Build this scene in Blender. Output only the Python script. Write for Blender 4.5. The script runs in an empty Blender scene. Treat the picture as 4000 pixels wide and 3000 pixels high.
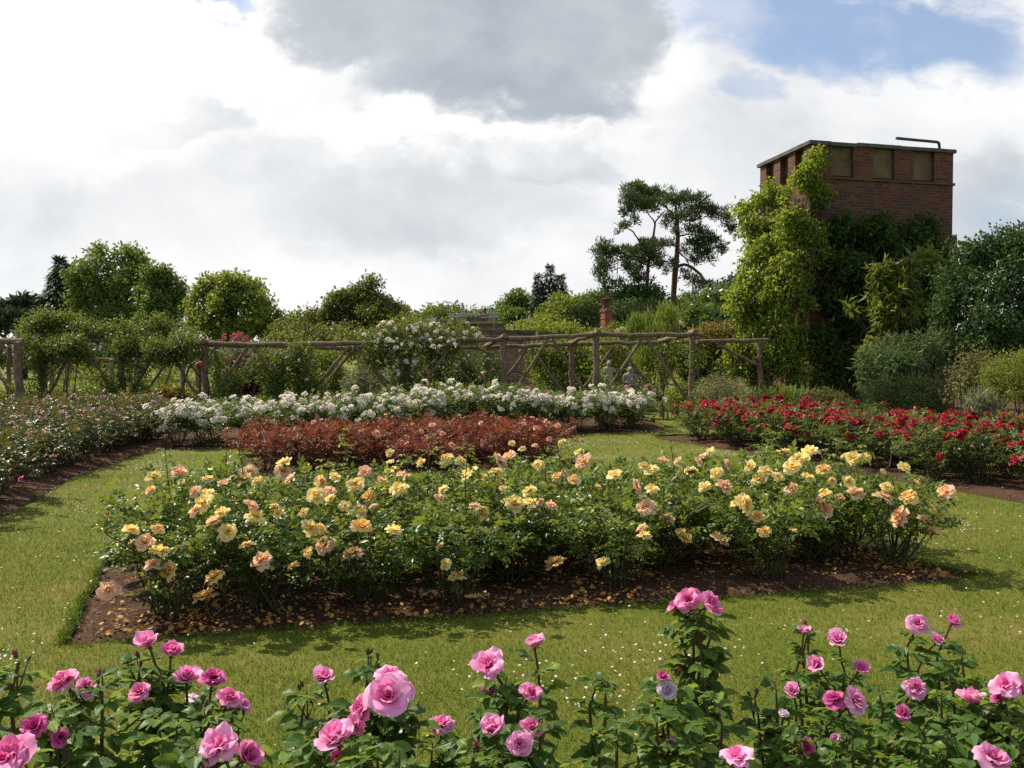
import bpy, math
import numpy as np
from mathutils import Vector, Matrix, geometry
R = math.radians
C = bpy.context.scene.collection
FOC = 3900.0                      # focal length in photograph pixels (4000 x 3000)
CAMH = 1.6
TILT = math.atan(130 / FOC)
U = np.array([0.9605, 0.2784, 0.0]); W = np.array([-0.2784, 0.9605, 0.0])   # garden axes
A0 = np.array([-2.45, 5.38, 0.0])

def rg(s): return np.random.default_rng(s)
def nrm(a): return a / (np.linalg.norm(a, axis=-1, keepdims=True) + 1e-9)
def at(px, py, Y):
    a = (px - 2000) / FOC; b = (1500 - py) / FOC
    d = np.array([a, math.cos(TILT) + b * math.sin(TILT), -math.sin(TILT) + b * math.cos(TILT)])
    return d * (Y / d[1]) + np.array([0, 0, CAMH])
def gp(px, py):
    a = (px - 2000) / FOC; b = (1500 - py) / FOC
    d = np.array([a, math.cos(TILT) + b * math.sin(TILT), -math.sin(TILT) + b * math.cos(TILT)])
    k = -CAMH / d[2]; return (d[0] * k, d[1] * k)
def uv(u, v): p = A0 + U * u + W * v; return (p[0], p[1])

# ---------------------------------------------------------------- mesh building
class MB:
    def __init__(s): s.V = []; s.F = {3: [], 4: []}; s.M = {3: [], 4: []}; s.A = []; s.n = 0
    def add(s, V, F, m=0, A=None):
        V = np.asarray(V, float).reshape(-1, 3); F = np.asarray(F, int)
        if len(V) == 0: return
        k = F.shape[1]
        s.V.append(V); s.F[k].append(F + s.n); s.M[k].append(np.full(len(F), m))
        s.A.append(np.zeros((len(V), 3)) if A is None else np.asarray(A, float).reshape(-1, 3)); s.n += len(V)
    def mesh(s, name, mats, smooth=True, origin=None):
        V = np.concatenate(s.V); 
        if origin is not None: V = V - np.asarray(origin, float)
        F3 = np.concatenate(s.F[3]) if s.F[3] else np.zeros((0, 3), int)
        F4 = np.concatenate(s.F[4]) if s.F[4] else np.zeros((0, 4), int)
        me = bpy.data.meshes.new(name)
        me.vertices.add(len(V)); me.vertices.foreach_set('co', V.astype(np.float32).ravel())
        L = np.concatenate([F3.ravel(), F4.ravel()]).astype(np.int32)
        me.loops.add(len(L)); me.loops.foreach_set('vertex_index', L)
        n3, n4 = len(F3), len(F4)
        st = np.concatenate([np.arange(n3) * 3, n3 * 3 + np.arange(n4) * 4]).astype(np.int32)
        me.polygons.add(n3 + n4); me.polygons.foreach_set('loop_start', st)
        mi = np.concatenate([np.concatenate(s.M[3]) if n3 else [], np.concatenate(s.M[4]) if n4 else []]).astype(np.int32)
        me.polygons.foreach_set('material_index', mi)
        me.polygons.foreach_set('use_smooth', np.full(n3 + n4, smooth))
        at_ = me.attributes.new('lc', 'FLOAT_VECTOR', 'POINT')
        at_.data.foreach_set('vector', np.concatenate(s.A).astype(np.float32).ravel())
        for m in (mats if isinstance(mats, (list, tuple)) else [mats]): me.materials.append(m)
        me.update(); me.validate(); return me
    def build(s, name, mats, parent=None, smooth=True, loc=(0, 0, 0)):
        return link(name, s.mesh(name, mats, smooth, loc), parent, loc)

def link(name, me, parent=None, loc=(0, 0, 0), rot=None, scale=None):
    """loc is a world position; things are only translated (and rotated through their own matrix)"""
    o = bpy.data.objects.new(name, me); C.objects.link(o)
    if parent is not None:
        o.parent = parent; o.location = Vector(loc) - Vector(parent['_p'])
    else: o.location = loc
    o['_p'] = [float(x) for x in loc]
    if rot is not None: o.rotation_euler = rot
    if scale is not None: o.scale = (scale,) * 3 if np.isscalar(scale) else scale
    return o
def thing(name, label, cat, loc=(0, 0, 0), group=None):
    o = link(name, None, None, loc); o.empty_display_size = .1
    return tag(o, label, cat, group)
def tag(o, label, cat, group=None, kind=None):
    if label: o['label'] = label
    if cat: o['category'] = cat
    if group: o['group'] = group
    if kind: o['kind'] = kind
    return o
def struct(o): o['kind'] = 'structure'; return o

def frames(D, N):
    D = nrm(D); Z = nrm(N - D * np.sum(N * D, axis=-1, keepdims=True)); X = np.cross(D, Z); return X, D, Z
def inst(mb, T, P, D, N, S, rnd=None, m=0):
    """copies of template T=(V,F,uv) at P, long axis D, normal about N, size S"""
    V0, F0, A_ = T; P = np.asarray(P); n = len(P)
    if n == 0: return
    X, Y, Z = frames(np.asarray(D, float), np.asarray(N, float)); S = np.broadcast_to(np.asarray(S, float), (n,))[:, None, None]
    V = P[:, None, :] + S * (V0[None, :, 0:1] * X[:, None, :] + V0[None, :, 1:2] * Y[:, None, :] + V0[None, :, 2:3] * Z[:, None, :])
    F = (F0[None] + (np.arange(n) * len(V0))[:, None, None]).reshape(-1, F0.shape[1])
    if rnd is None: rnd = RG.random(n)
    A = np.empty((n, len(V0), 3)); A[:, :, 0:2] = A_[None]; A[:, :, 2] = np.asarray(rnd)[:, None]
    mb.add(V.reshape(-1, 3), F, m, A.reshape(-1, 3))
RG = rg(11)

def leaf_t(w=.3, fold=.12, droop=.1):
    V = np.array([[0, 0, 0], [-w, .42, fold], [0, .46, 0], [w, .42, fold], [0, 1, -droop]])
    F = np.array([[0, 2, 1], [0, 3, 2], [1, 2, 4], [2, 3, 4]])
    A = np.array([[.5, 0], [0, .42], [.5, .46], [1, .42], [.5, 1.]]); return V, F, A
def leaf_hi(w=.33, nu=5, nv=8, fold=.3, curl=.22, ser=.0):
    V, A = [], []
    for j in range(nv):
        t = j / (nv - 1)
        hw = w * math.sin(math.pi * min(1, (.03 + .97 * t) ** .82)) ** .75 * (1 + ser * (-1) ** j) if j < nv - 1 else 0.004
        if j == 0: hw = .03
        for i in range(nu):
            s = i / (nu - 1) * 2 - 1
            V.append([s * hw, t, abs(s) ** 1.3 * hw * fold - curl * t * t + .03 * math.sin(s * 5 + t * 9)]); A.append([i / (nu - 1), t])
    F = [[j * nu + i, j * nu + i + 1, (j + 1) * nu + i + 1, (j + 1) * nu + i] for j in range(nv - 1) for i in range(nu - 1)]
    return np.array(V), np.array(F), np.array(A)
LEAF = leaf_t(); LEAFN = leaf_t(.13, .03, .15); LEAFW = leaf_t(.42, .1, .12); LEAFH = leaf_hi(ser=.05); NEEDLE = leaf_t(.06, .0, .05); STRAP = leaf_t(.045, .02, .3)

def tube(mb, pts, rad, ns=6, m=0, cap=True):
    P = np.asarray(pts, float); n = len(P); rad = np.broadcast_to(np.asarray(rad, float), (n,))
    T = nrm(np.gradient(P, axis=0)); ref = np.array([0., 0, 1]) if abs(T[0][2]) < .9 else np.array([1., 0, 0])
    X = nrm(np.cross(T, ref)); Y = np.cross(T, X); a = np.arange(ns) * 2 * math.pi / ns
    V = P[:, None] + rad[:, None, None] * (np.cos(a)[None, :, None] * X[:, None] + np.sin(a)[None, :, None] * Y[:, None])
    F = [[i * ns + k, i * ns + (k + 1) % ns, (i + 1) * ns + (k + 1) % ns, (i + 1) * ns + k] for i in range(n - 1) for k in range(ns)]
    L = np.concatenate([[0], np.cumsum(np.linalg.norm(np.diff(P, axis=0), axis=1))])
    A = np.zeros((n, ns, 3)); A[:, :, 0] = a[None] / 6.283; A[:, :, 1] = L[:, None]
    mb.add(V.reshape(-1, 3), F, m, A.reshape(-1, 3))
    if cap:
        for e in (0, n - 1):
            ring = V[e]; mb.add(np.vstack([ring, P[e] + T[e] * rad[e] * (.25 if e else -.25)]), [[(k, (k + 1) % ns, ns)[j] for j in ((0, 1, 2) if e else (1, 0, 2))] for k in range(ns)], m)
def box(mb, lo, hi, m=0, ax=None, o=(0, 0, 0), uvs=True):
    """box in axes ax (3 vectors) from origin o; lc holds metres along the face for brickwork"""
    ax = np.eye(3) if ax is None else np.asarray(ax, float); o = np.asarray(o, float)
    lo = np.array(lo, float); hi = np.array(hi, float)
    for d in range(3):
        e1, e2 = [k for k in range(3) if k != d]
        for val, fl in ((lo[d], 0), (hi[d], 1)):
            q = []; A = []
            for s1, s2 in ((0, 0), (1, 0), (1, 1), (0, 1)):
                c = np.zeros(3); c[d] = val; c[e1] = (lo, hi)[s1][e1]; c[e2] = (lo, hi)[s2][e2]
                q.append(o + c @ ax); A.append([c[0] if d == 1 else c[1] if d == 0 else c[0], c[2] if d != 2 else c[1], 0])
            mb.add(q, [[0, 1, 2, 3]] if (fl == 1) == (d != 1) else [[3, 2, 1, 0]], m, A)
def lathe(mb, prof, o, ns=16, m=0, sx=1, sy=1):
    o = np.asarray(o, float); n = len(prof); a = np.arange(ns) * 2 * math.pi / ns
    V = np.array([[[r * math.cos(t) * sx, r * math.sin(t) * sy, z] for t in a] for r, z in prof]) + o
    F = [[i * ns + k, i * ns + (k + 1) % ns, (i + 1) * ns + (k + 1) % ns, (i + 1) * ns + k] for i in range(n - 1) for k in range(ns)]
    mb.add(V.reshape(-1, 3), F, m)

# ---------------------------------------------------------------- materials
class NT:
    def __init__(s, tree): s.t = tree; s.N = tree.nodes; s.L = tree.links
    def n(s, typ, **kw):
        x = s.N.new('ShaderNode' + typ)
        ins = kw.pop('i', {})
        for k, v in kw.items(): setattr(x, k, v)
        for k, v in ins.items(): s.set(x.inputs[k], v)
        return x
    def set(s, sock, v):
        if isinstance(v, bpy.types.NodeSocket): s.L.new(v, sock)
        elif isinstance(v, bpy.types.Node): s.L.new(v.outputs[0], sock)
        else: sock.default_value = v
    def math(s, op, a, b=0.0, c=None, clamp=False):
        x = s.n('Math', operation=op, use_clamp=clamp); s.set(x.inputs[0], a); s.set(x.inputs[1], b)
        if c is not None: s.set(x.inputs[2], c)
        return x.outputs[0]
    def mix(s, f, a, b, bt='MIX'):
        x = s.n('MixRGB', blend_type=bt); s.set(x.inputs[0], f); s.set(x.inputs[1], c4(a)); s.set(x.inputs[2], c4(b)); return x.outputs[0]
    def ramp(s, f, stops):
        x = s.n('ValToRGB'); cr = x.color_ramp
        while len(cr.elements) < len(stops): cr.elements.new(.5)
        for e, (p, c) in zip(cr.elements, stops): e.position = p; e.color = c4(c)
        s.set(x.inputs[0], f); return x.outputs[0]
    def noise(s, vec, scale, detail=4, rough=.55, dist=0):
        x = s.n('TexNoise'); x.inputs['Scale'].default_value = scale; x.inputs['Detail'].default_value = detail
        x.inputs['Roughness'].default_value = rough; x.inputs['Distortion'].default_value = dist
        if vec is not None: s.set(x.inputs['Vector'], vec)
        return x.outputs['Fac']
    def mapr(s, v, a, b, c=0., d=1., it='SMOOTHSTEP'):
        x = s.n('MapRange', interpolation_type=it); s.set(x.inputs['Value'], v)
        for k, q in zip(('From Min', 'From Max', 'To Min', 'To Max'), (a, b, c, d)): s.set(x.inputs[k], q)
        return x.outputs['Result']
def c4(v):
    if isinstance(v, (bpy.types.NodeSocket, bpy.types.Node)): return v
    return (v[0], v[1], v[2], 1.0) if len(v) == 3 else v
def newmat(name):
    m = bpy.data.materials.new(name); m.use_nodes = True; t = NT(m.node_tree); t.N.clear(); return m, t
def finish(t, sh): o = t.n('OutputMaterial'); t.L.new(sh.outputs[0] if isinstance(sh, bpy.types.Node) else sh, o.inputs['Surface'])
def principled(t, col, rough=.6, spec=.5, bump=None, bs=.3, bd=.02):
    p = t.n('BsdfPrincipled'); t.set(p.inputs['Base Color'], c4(col)); t.set(p.inputs['Roughness'], rough); t.set(p.inputs['Specular IOR Level'], spec)
    if bump is not None:
        b = t.n('Bump'); b.inputs['Strength'].default_value = bs; b.inputs['Distance'].default_value = bd; t.set(b.inputs['Height'], bump); t.L.new(b.outputs[0], p.inputs['Normal'])
    return p
def lcattr(t):
    a = t.n('Attribute', attribute_name='lc'); x = t.n('SeparateXYZ'); t.L.new(a.outputs['Vector'], x.inputs[0]); return x.outputs[0], x.outputs[1], x.outputs[2], a.outputs['Vector']
def leafmat(name, dark, mid, light, rough=.4, trans=.3, tcol=None, spec=.2, veins=False, objvar=.25, clump=1.2):
    m, t = newmat(name); u, v, r, _ = lcattr(t)
    geo = t.n('NewGeometry')
    big = t.noise(geo.outputs['Position'], clump, 2)                       # whole sprays differ in age and so in green
    f = t.math('ADD', t.math('MULTIPLY', r, .65), t.math('MULTIPLY', t.mapr(big, .3, .7), .35))
    oi = t.n('ObjectInfo'); f = t.math('ADD', f, t.math('MULTIPLY', t.math('SUBTRACT', oi.outputs['Random'], .5), objvar), clamp=True)
    col = t.ramp(f, [(0.0, dark), (.5, mid), (.92, light)])
    bump = None
    if veins:
        d = t.math('ABSOLUTE', t.math('SUBTRACT', u, .5))
        w = t.n('TexWave', wave_type='BANDS', bands_direction='Y'); w.inputs['Scale'].default_value = 3.2
        cv = t.n('CombineXYZ'); t.set(cv.inputs[0], 0.0); t.set(cv.inputs[1], t.math('SUBTRACT', v, t.math('MULTIPLY', d, .7))); t.L.new(cv.outputs[0], w.inputs['Vector'])
        rib = t.mapr(d, .0, .05, 1, 0)
        vein = t.math('MAXIMUM', rib, t.math('MULTIPLY', t.mapr(w.outputs['Fac'], .75, 1), .6))
        col = t.mix(t.math('MULTIPLY', vein, .28), col, t.mix(.5, col, light)); bump = t.math('SUBTRACT', 1, vein)
    back = t.mix(.45, col, (light[0] * .9 + .03, light[1] * .9 + .03, light[2] + .05))
    col = t.mix(geo.outputs['Backfacing'], col, back)
    p = principled(t, col, t.mix(geo.outputs['Backfacing'], (rough,) * 3, (.75,) * 3), spec, bump, .45, .004)
    tr = t.n('BsdfTranslucent'); t.set(tr.inputs[0], t.mix(.6, col, tcol if tcol else (light[0] * 1.6, light[1] * 1.5, light[2] * .8)))
    mx = t.n('MixShader'); mx.inputs[0].default_value = trans; t.L.new(p.outputs[0], mx.inputs[1]); t.L.new(tr.outputs[0], mx.inputs[2]); finish(t, mx); return m
def petalmat(name, core, mid, rim, trans=.35, var=.12, rim2=None):
    m, t = newmat(name); u, v, r, _ = lcattr(t); oi = t.n('ObjectInfo')
    f = t.math('ADD', v, t.math('MULTIPLY', t.math('SUBTRACT', r, .5), .35))
    col = t.ramp(f, [(.0, core), (.5, mid), (.95, rim)])
    if rim2: col = t.mix(t.math('MULTIPLY', oi.outputs['Random'], .9), col, t.ramp(f, [(.0, core), (.5, mid), (.95, rim2)]))
    hs = t.n('HueSaturation'); t.set(hs.inputs['Color'], col); t.set(hs.inputs['Value'], t.mapr(oi.outputs['Random'], 0, 1, 1 - var, 1 + var, 'LINEAR'))
    p = principled(t, hs.outputs[0], .55, .25); tr = t.n('BsdfTranslucent'); t.set(tr.inputs[0], hs.outputs[0])
    mx = t.n('MixShader'); mx.inputs[0].default_value = trans; t.L.new(p.outputs[0], mx.inputs[1]); t.L.new(tr.outputs[0], mx.inputs[2]); finish(t, mx); return m
def plain(name, a, b, scale=6, rough=.8, spec=.3, bs=.4, bd=.01, stretch=None):
    m, t = newmat(name); tc = t.n('TexCoord'); vec = tc.outputs['Object']
    if stretch: mp = t.n('Mapping'); mp.inputs['Scale'].default_value = stretch; t.L.new(vec, mp.inputs[0]); vec = mp.outputs[0]
    n = t.noise(vec, scale, 6, .62); col = t.ramp(n, [(.3, a), (.7, b)]); finish(t, principled(t, col, rough, spec, n, bs, bd)); return m

M = {}
_lm = leafmat
def leafmat(name, a, b, c, rough=.4, trans=.3, *args, **k):
    g = 1.3 if name not in ('wisteria', 'leaf_copper', 'purple', 'cloudplant') else 1.0
    return _lm(name, *[(x[0] * g * 1.04, x[1] * g, x[2] * g * .8) for x in (a, b, c)], rough + .04, trans + .05, *args, **k)
M['leaf_pink'] = leafmat('leaf_pink', (.026, .066, .016), (.058, .12, .024), (.19, .26, .05), .36, .3, veins=True, objvar=.1, clump=6)
M['leaf_yellow'] = leafmat('leaf_yellow', (.02, .052, .012), (.037, .085, .015), (.18, .225, .042), .33, .25, clump=5)
M['leaf_white'] = leafmat('leaf_white', (.02, .045, .016), (.04, .085, .022), (.12, .17, .04), .38, .25, clump=3)
M['leaf_red'] = leafmat('leaf_red', (.02, .045, .016), (.035, .08, .022), (.13, .15, .035), .38, .25, clump=3)
M['leaf_copper'] = leafmat('leaf_copper', (.06, .018, .012), (.165, .036, .022), (.17, .12, .032), .46, .22, (.48, .09, .03), clump=3)
M['leaf_left'] = leafmat('leaf_left', (.022, .04, .014), (.034, .072, .017), (.1, .095, .026), .36, .22, clump=2.5)
M['leaf_climb'] = leafmat('leaf_climb', (.022, .05, .014), (.045, .095, .02), (.14, .17, .03), .4, .3, clump=2)
M['leaf_climb_brown'] = leafmat('leaf_climb_brown', (.05, .06, .018), (.11, .11, .025), (.2, .15, .04), .45, .3, clump=2)
M['wisteria'] = leafmat('wisteria', (.045, .095, .012), (.12, .2, .022), (.31, .38, .06), .42, .36, clump=1.6)
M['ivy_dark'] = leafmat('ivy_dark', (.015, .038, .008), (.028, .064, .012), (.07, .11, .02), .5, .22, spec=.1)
M['loquat'] = leafmat('loquat', (.04, .07, .012), (.09, .13, .02), (.17, .2, .035), .38, .28)
M['holly'] = leafmat('holly', (.018, .042, .012), (.032, .07, .018), (.07, .11, .035), .46, .14, spec=.14)
M['buddleia'] = leafmat('buddleia', (.028, .06, .024), (.055, .095, .036), (.125, .165, .08), .55, .15, spec=.1)
M['yew'] = leafmat('yew', (.011, .022, .008), (.019, .034, .01), (.04, .056, .015), .6, .1, spec=.06)
M['gold'] = leafmat('gold', (.05, .08, .014), (.1, .135, .02), (.19, .21, .04), .45, .28)
M['brownish'] = leafmat('brownish', (.04, .05, .02), (.08, .085, .03), (.13, .12, .05), .5, .25)
M['silver'] = leafmat('silver', (.06, .08, .05), (.1, .12, .08), (.17, .19, .13), .5, .2)
M['cloudplant'] = leafmat('cloudplant', (.12, .14, .07), (.2, .22, .12), (.38, .38, .27), .6, .3)
M['purple'] = leafmat('purple', (.014, .008, .01), (.028, .012, .014), (.06, .022, .022), .45, .15, (.12, .02, .02))
M['shrub'] = leafmat('shrub', (.032, .065, .014), (.07, .115, .02), (.15, .19, .035), .42, .3, clump=1)
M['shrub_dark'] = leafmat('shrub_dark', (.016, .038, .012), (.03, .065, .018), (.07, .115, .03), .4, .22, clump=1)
M['laurel'] = leafmat('laurel', (.025, .06, .014), (.05, .105, .022), (.12, .18, .04), .3, .22, spec=.45)
M['broom'] = leafmat('broom', (.06, .1, .02), (.1, .15, .03), (.17, .22, .05), .5, .3)
M['lime'] = leafmat('lime', (.04, .072, .018), (.07, .115, .026), (.13, .18, .045), .45, .3, clump=.5)
M['oak'] = leafmat('oak', (.04, .075, .014), (.085, .13, .022), (.19, .23, .038), .45, .32, clump=.5)
M['beech'] = leafmat('beech', (.032, .05, .013), (.065, .09, .02), (.13, .15, .03), .45, .28, clump=.7)
M['far'] = leafmat('far', (.045, .075, .028), (.075, .115, .04), (.13, .175, .06), .6, .28, clump=.3)
M['spruce'] = leafmat('spruce', (.012, .028, .018), (.022, .045, .026), (.045, .07, .036), .5, .1, clump=.6)
M['pine'] = leafmat('pine', (.018, .038, .014), (.036, .062, .02), (.07, .1, .028), .5, .15, clump=.6)
M['stem_green'] = plain('stem_green', (.05, .075, .02), (.1, .09, .035), 40, .55)
M['stem_red'] = plain('stem_red', (.11, .05, .025), (.08, .09, .03), 30, .5)
M['cane'] = plain('cane', (.05, .04, .022), (.09, .075, .04), 40, .7)
M['bark'] = plain('bark', (.05, .04, .03), (.12, .095, .07), 9, .9, bs=.8, bd=.03, stretch=(3, 3, .5))
M['pinebark'] = plain('pinebark', (.05, .028, .02), (.15, .075, .045), 5, .9, bs=.8, bd=.03, stretch=(3, 3, .6))
M['pole'] = plain('pole', (.085, .057, .034), (.25, .18, .11), 7, .85, bs=1, bd=.02, stretch=(2.5, 2.5, .8))
M['stone'] = plain('stone', (.2, .18, .15), (.42, .38, .32), 11, .9, bs=.6)
M['coping'] = plain('coping', (.05, .055, .045), (.13, .125, .1), 5, .9)
M['panel'] = plain('panel', (.085, .06, .03), (.19, .138, .066), 2.2, .9, bs=.4)
M['terracotta'] = plain('terracotta', (.3, .1, .055), (.4, .15, .08), 20, .8)
M['potred'] = plain('potred', (.1, .03, .022), (.2, .055, .035), 8, .7)
M['lead'] = plain('lead', (.03, .032, .034), (.07, .072, .075), 4, .6)
M['steel'] = plain('steel', (.2, .21, .22), (.34, .35, .36), 10, .4)
M['board'] = plain('board', (.22, .16, .09), (.34, .25, .15), 6, .8)
M['slate'] = plain('slate', (.06, .05, .05), (.14, .11, .1), 8, .7)
PINK = {'p': petalmat('petal_pink', (.7, .06, .25), (.85, .17, .43), (.9, .34, .59)), 'l': petalmat('petal_palepink', (.78, .1, .34), (.88, .24, .52), (.92, .46, .69)),
        'm': petalmat('petal_magenta', (.5, .02, .15), (.62, .05, .26), (.72, .15, .4)), 'w': petalmat('petal_blush', (.7, .4, .55), (.8, .6, .74), (.86, .76, .86))}
YEL = {'y': petalmat('petal_yellow', (.88, .56, .08), (.93, .74, .23), (.95, .83, .42), .5), 'p': petalmat('petal_peach', (.8, .34, .1), (.92, .62, .32), (.93, .72, .5), .5, rim2=(.9, .58, .46)),
       'a': petalmat('petal_apricot', (.86, .46, .08), (.91, .63, .2), (.93, .74, .36), .5)}
M['petal_white'] = petalmat('petal_white', (.78, .62, .44), (.86, .78, .66), (.88, .83, .73), .45)
M['petal_red'] = petalmat('petal_red', (.14, .002, .006), (.27, .004, .012), (.38, .008, .02), .25)
M['petal_coral'] = petalmat('petal_coral', (.75, .2, .1), (.82, .36, .24), (.86, .52, .4))
M['petal_rose'] = petalmat('petal_rose', (.55, .14, .2), (.7, .3, .36), (.78, .46, .48))
M['petal_cream'] = petalmat('petal_cream', (.75, .6, .25), (.8, .7, .38), (.82, .76, .5))

def brickmat(name, c1, c2, mortar, dark=.5):
    m, t = newmat(name); u, v, r, vec = lcattr(t); b = t.n('TexBrick'); t.set(b.inputs['Vector'], vec)
    b.inputs['Scale'].default_value = 1; b.inputs['Brick Width'].default_value = .23; b.inputs['Row Height'].default_value = .078; b.inputs['Mortar Size'].default_value = .007
    b.inputs['Color1'].default_value = c4(c1); b.inputs['Color2'].default_value = c4(c2); b.inputs['Mortar'].default_value = c4(mortar); b.inputs['Bias'].default_value = -.1; b.inputs['Mortar Smooth'].default_value = .2
    fx = t.math('FLOOR', t.math('DIVIDE', t.math('ADD', u, t.math('MULTIPLY', t.math('MODULO', t.math('FLOOR', t.math('DIVIDE', v, .078)), 2.), .115)), .23)); fy = t.math('FLOOR', t.math('DIVIDE', v, .078))
    cv = t.n('CombineXYZ'); t.set(cv.inputs[0], fx); t.set(cv.inputs[1], fy); wn = t.n('TexWhiteNoise'); t.L.new(cv.outputs[0], wn.inputs['Vector'])
    burnt = t.mapr(wn.outputs['Value'], .62, .9)
    col = t.mix(t.math('MULTIPLY', t.math('MULTIPLY', burnt, dark), t.math('SUBTRACT', 1, b.outputs['Fac'])), b.outputs['Color'], (.04, .036, .036))
    st = t.noise(vec, .9, 5); col = t.mix(t.mapr(st, .48, .75, 0, .55), col, (.06, .05, .035))
    n = t.noise(vec, 60, 3); h = t.math('ADD', t.math('SUBTRACT', 1, b.outputs['Fac']), t.math('MULTIPLY', n, .4))
    finish(t, principled(t, col, .9, .25, h, .7, .012)); return m
M['brick'] = brickmat('brick', (.098, .033, .02), (.16, .064, .03), (.14, .108, .066), .75)
M['brick_old'] = brickmat('brick_old', (.2, .09, .06), (.3, .15, .1), (.33, .3, .26), .6)
M['brick_chim'] = brickmat('brick_chim', (.27, .065, .035), (.34, .1, .05), (.26, .17, .12), .3)

def groundmats():
    m, t = newmat('lawn'); g = t.n('NewGeometry'); P = g.outputs['Position']
    a = t.noise(P, .55, 5, .6); b = t.noise(P, 9, 5, .65); c = t.noise(P, 90, 3, .7)
    col = t.ramp(t.math('ADD', t.math('MULTIPLY', a, .55), t.math('MULTIPLY', b, .45)), [(.33, (.075, .115, .014)), (.5, (.14, .158, .022)), (.68, (.24, .185, .06))])
    col = t.mix(t.mapr(c, .3, .55, 0, 1), (.07, .08, .014), col)
    finish(t, principled(t, col, .9, .1, c, .8, .02)); M['lawn'] = m
    m, t = newmat('soil'); g = t.n('NewGeometry'); P = g.outputs['Position']
    a = t.noise(P, 3, 4); b = t.noise(P, 38, 6, .7); c = t.noise(P, 150, 3, .7)
    col = t.ramp(t.math('ADD', t.math('MULTIPLY', b, .6), t.math('MULTIPLY', c, .4)), [(.34, (.045, .024, .015)), (.52, (.12, .066, .04)), (.68, (.22, .13, .085))])
    col = t.mix(t.mapr(a, .4, .65, 0, .4), col, (.04, .024, .016))
    finish(t, principled(t, col, .95, .1, t.math('ADD', b, t.math('MULTIPLY', c, .5)), 1, .03)); M['soil'] = m
    m, t = newmat('grass'); g = t.n('NewGeometry'); P = g.outputs['Position']; u, v, r, _ = lcattr(t)
    a = t.noise(P, .55, 5, .6); b = t.noise(P, 5, 4, .6)
    f = t.math('ADD', t.math('ADD', t.math('MULTIPLY', a, .5), t.math('MULTIPLY', b, .42)), t.math('MULTIPLY', t.math('SUBTRACT', r, .5), .34))
    col = t.ramp(f, [(.27, (.058, .13, .01)), (.46, (.135, .19, .018)), (.62, (.24, .235, .04)), (.77, (.4, .31, .13))])
    p = principled(t, col, .6, .12); tr = t.n('BsdfTranslucent'); t.set(tr.inputs[0], col); mx = t.n('MixShader'); mx.inputs[0].default_value = .35
    t.L.new(p.outputs[0], mx.inputs[1]); t.L.new(tr.outputs[0], mx.inputs[2]); finish(t, mx); M['grass'] = m
groundmats()
# ---------------------------------------------------------------- flowers
def petal(mb, r, az, L, Wd, a0, a1, z0, cup, ruf, nu, nv, depth, rnd, m=0, r0=.06):
    V, A = [], []; rad = r0; z = z0; dt = L / (nv - 1); ph = r.random() * 6
    for j in range(nv):
        t = j / (nv - 1); ang = a0 + (a1 - a0) * t ** 1.4
        if j: rad += dt * math.sin(ang); z += dt * math.cos(ang)
        hw = Wd * L * (math.sin(math.pi * min(.86, .1 + .62 * t)) ** .8) * (1 if t < .8 else 1 - .42 * ((t - .8) / .2) ** 1.6)
        for i in range(nu):
            s = i / (nu - 1) * 2 - 1; th = s * hw / max(rad + .12, .25) * cup
            th = max(-1.5, min(1.5, th)); rr = rad + (1 - cup) * .0
            x = rr * math.cos(th) + (1 - abs(s)) * .02; y = rr * math.sin(th) + s * hw * (1 - cup)
            dz = ruf * t * t * math.sin(s * 3.3 + ph) - abs(s) ** 2.2 * .05 * t + (-.08 * L * abs(s) ** 3 if j == nv - 1 else 0)
            V.append([x * math.cos(az) - y * math.sin(az), x * math.sin(az) + y * math.cos(az), z + dz]); A.append([i / (nu - 1), depth[0] + (depth[1] - depth[0]) * t, rnd])
    F = [[j * nu + i, j * nu + i + 1, (j + 1) * nu + i + 1, (j + 1) * nu + i] for j in range(nv - 1) for i in range(nu - 1)]
    mb.add(V, F, m, A)
OPEN = [(5, 1.0, .62, 50, 98, (.55, 1.0)), (5, .9, .6, 36, 80, (.45, .95)), (6, .78, .58, 24, 56, (.3, .8)), (5, .62, .55, 12, 30, (.15, .6)), (4, .5, .55, 4, 8, (.0, .4))]
FLAT = [(5, 1.05, .62, 58, 98, (.6, 1.0)), (6, .98, .58, 44, 80, (.5, .95)), (7, .88, .52, 30, 62, (.35, .85)), (7, .74, .48, 18, 42, (.2, .7)), (6, .6, .45, 8, 24, (.05, .5)), (4, .5, .5, 2, 8, (.0, .35))]
CUPB = [(5, 1.0, .7, 34, 52, (.5, 1.0)), (5, .95, .68, 22, 34, (.4, .95)), (5, .85, .62, 12, 20, (.25, .75)), (4, .75, .6, 4, 6, (.1, .5))]
SMALL = [(5, 1.0, .62, 50, 95, (.5, 1.0)), (5, .8, .6, 28, 62, (.3, .85)), (4, .58, .6, 8, 26, (.0, .5))]
BUD = [(3, 1.0, .6, 8, -6, (.2, .8)), (3, .95, .6, 3, -4, (.1, .6))]
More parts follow.
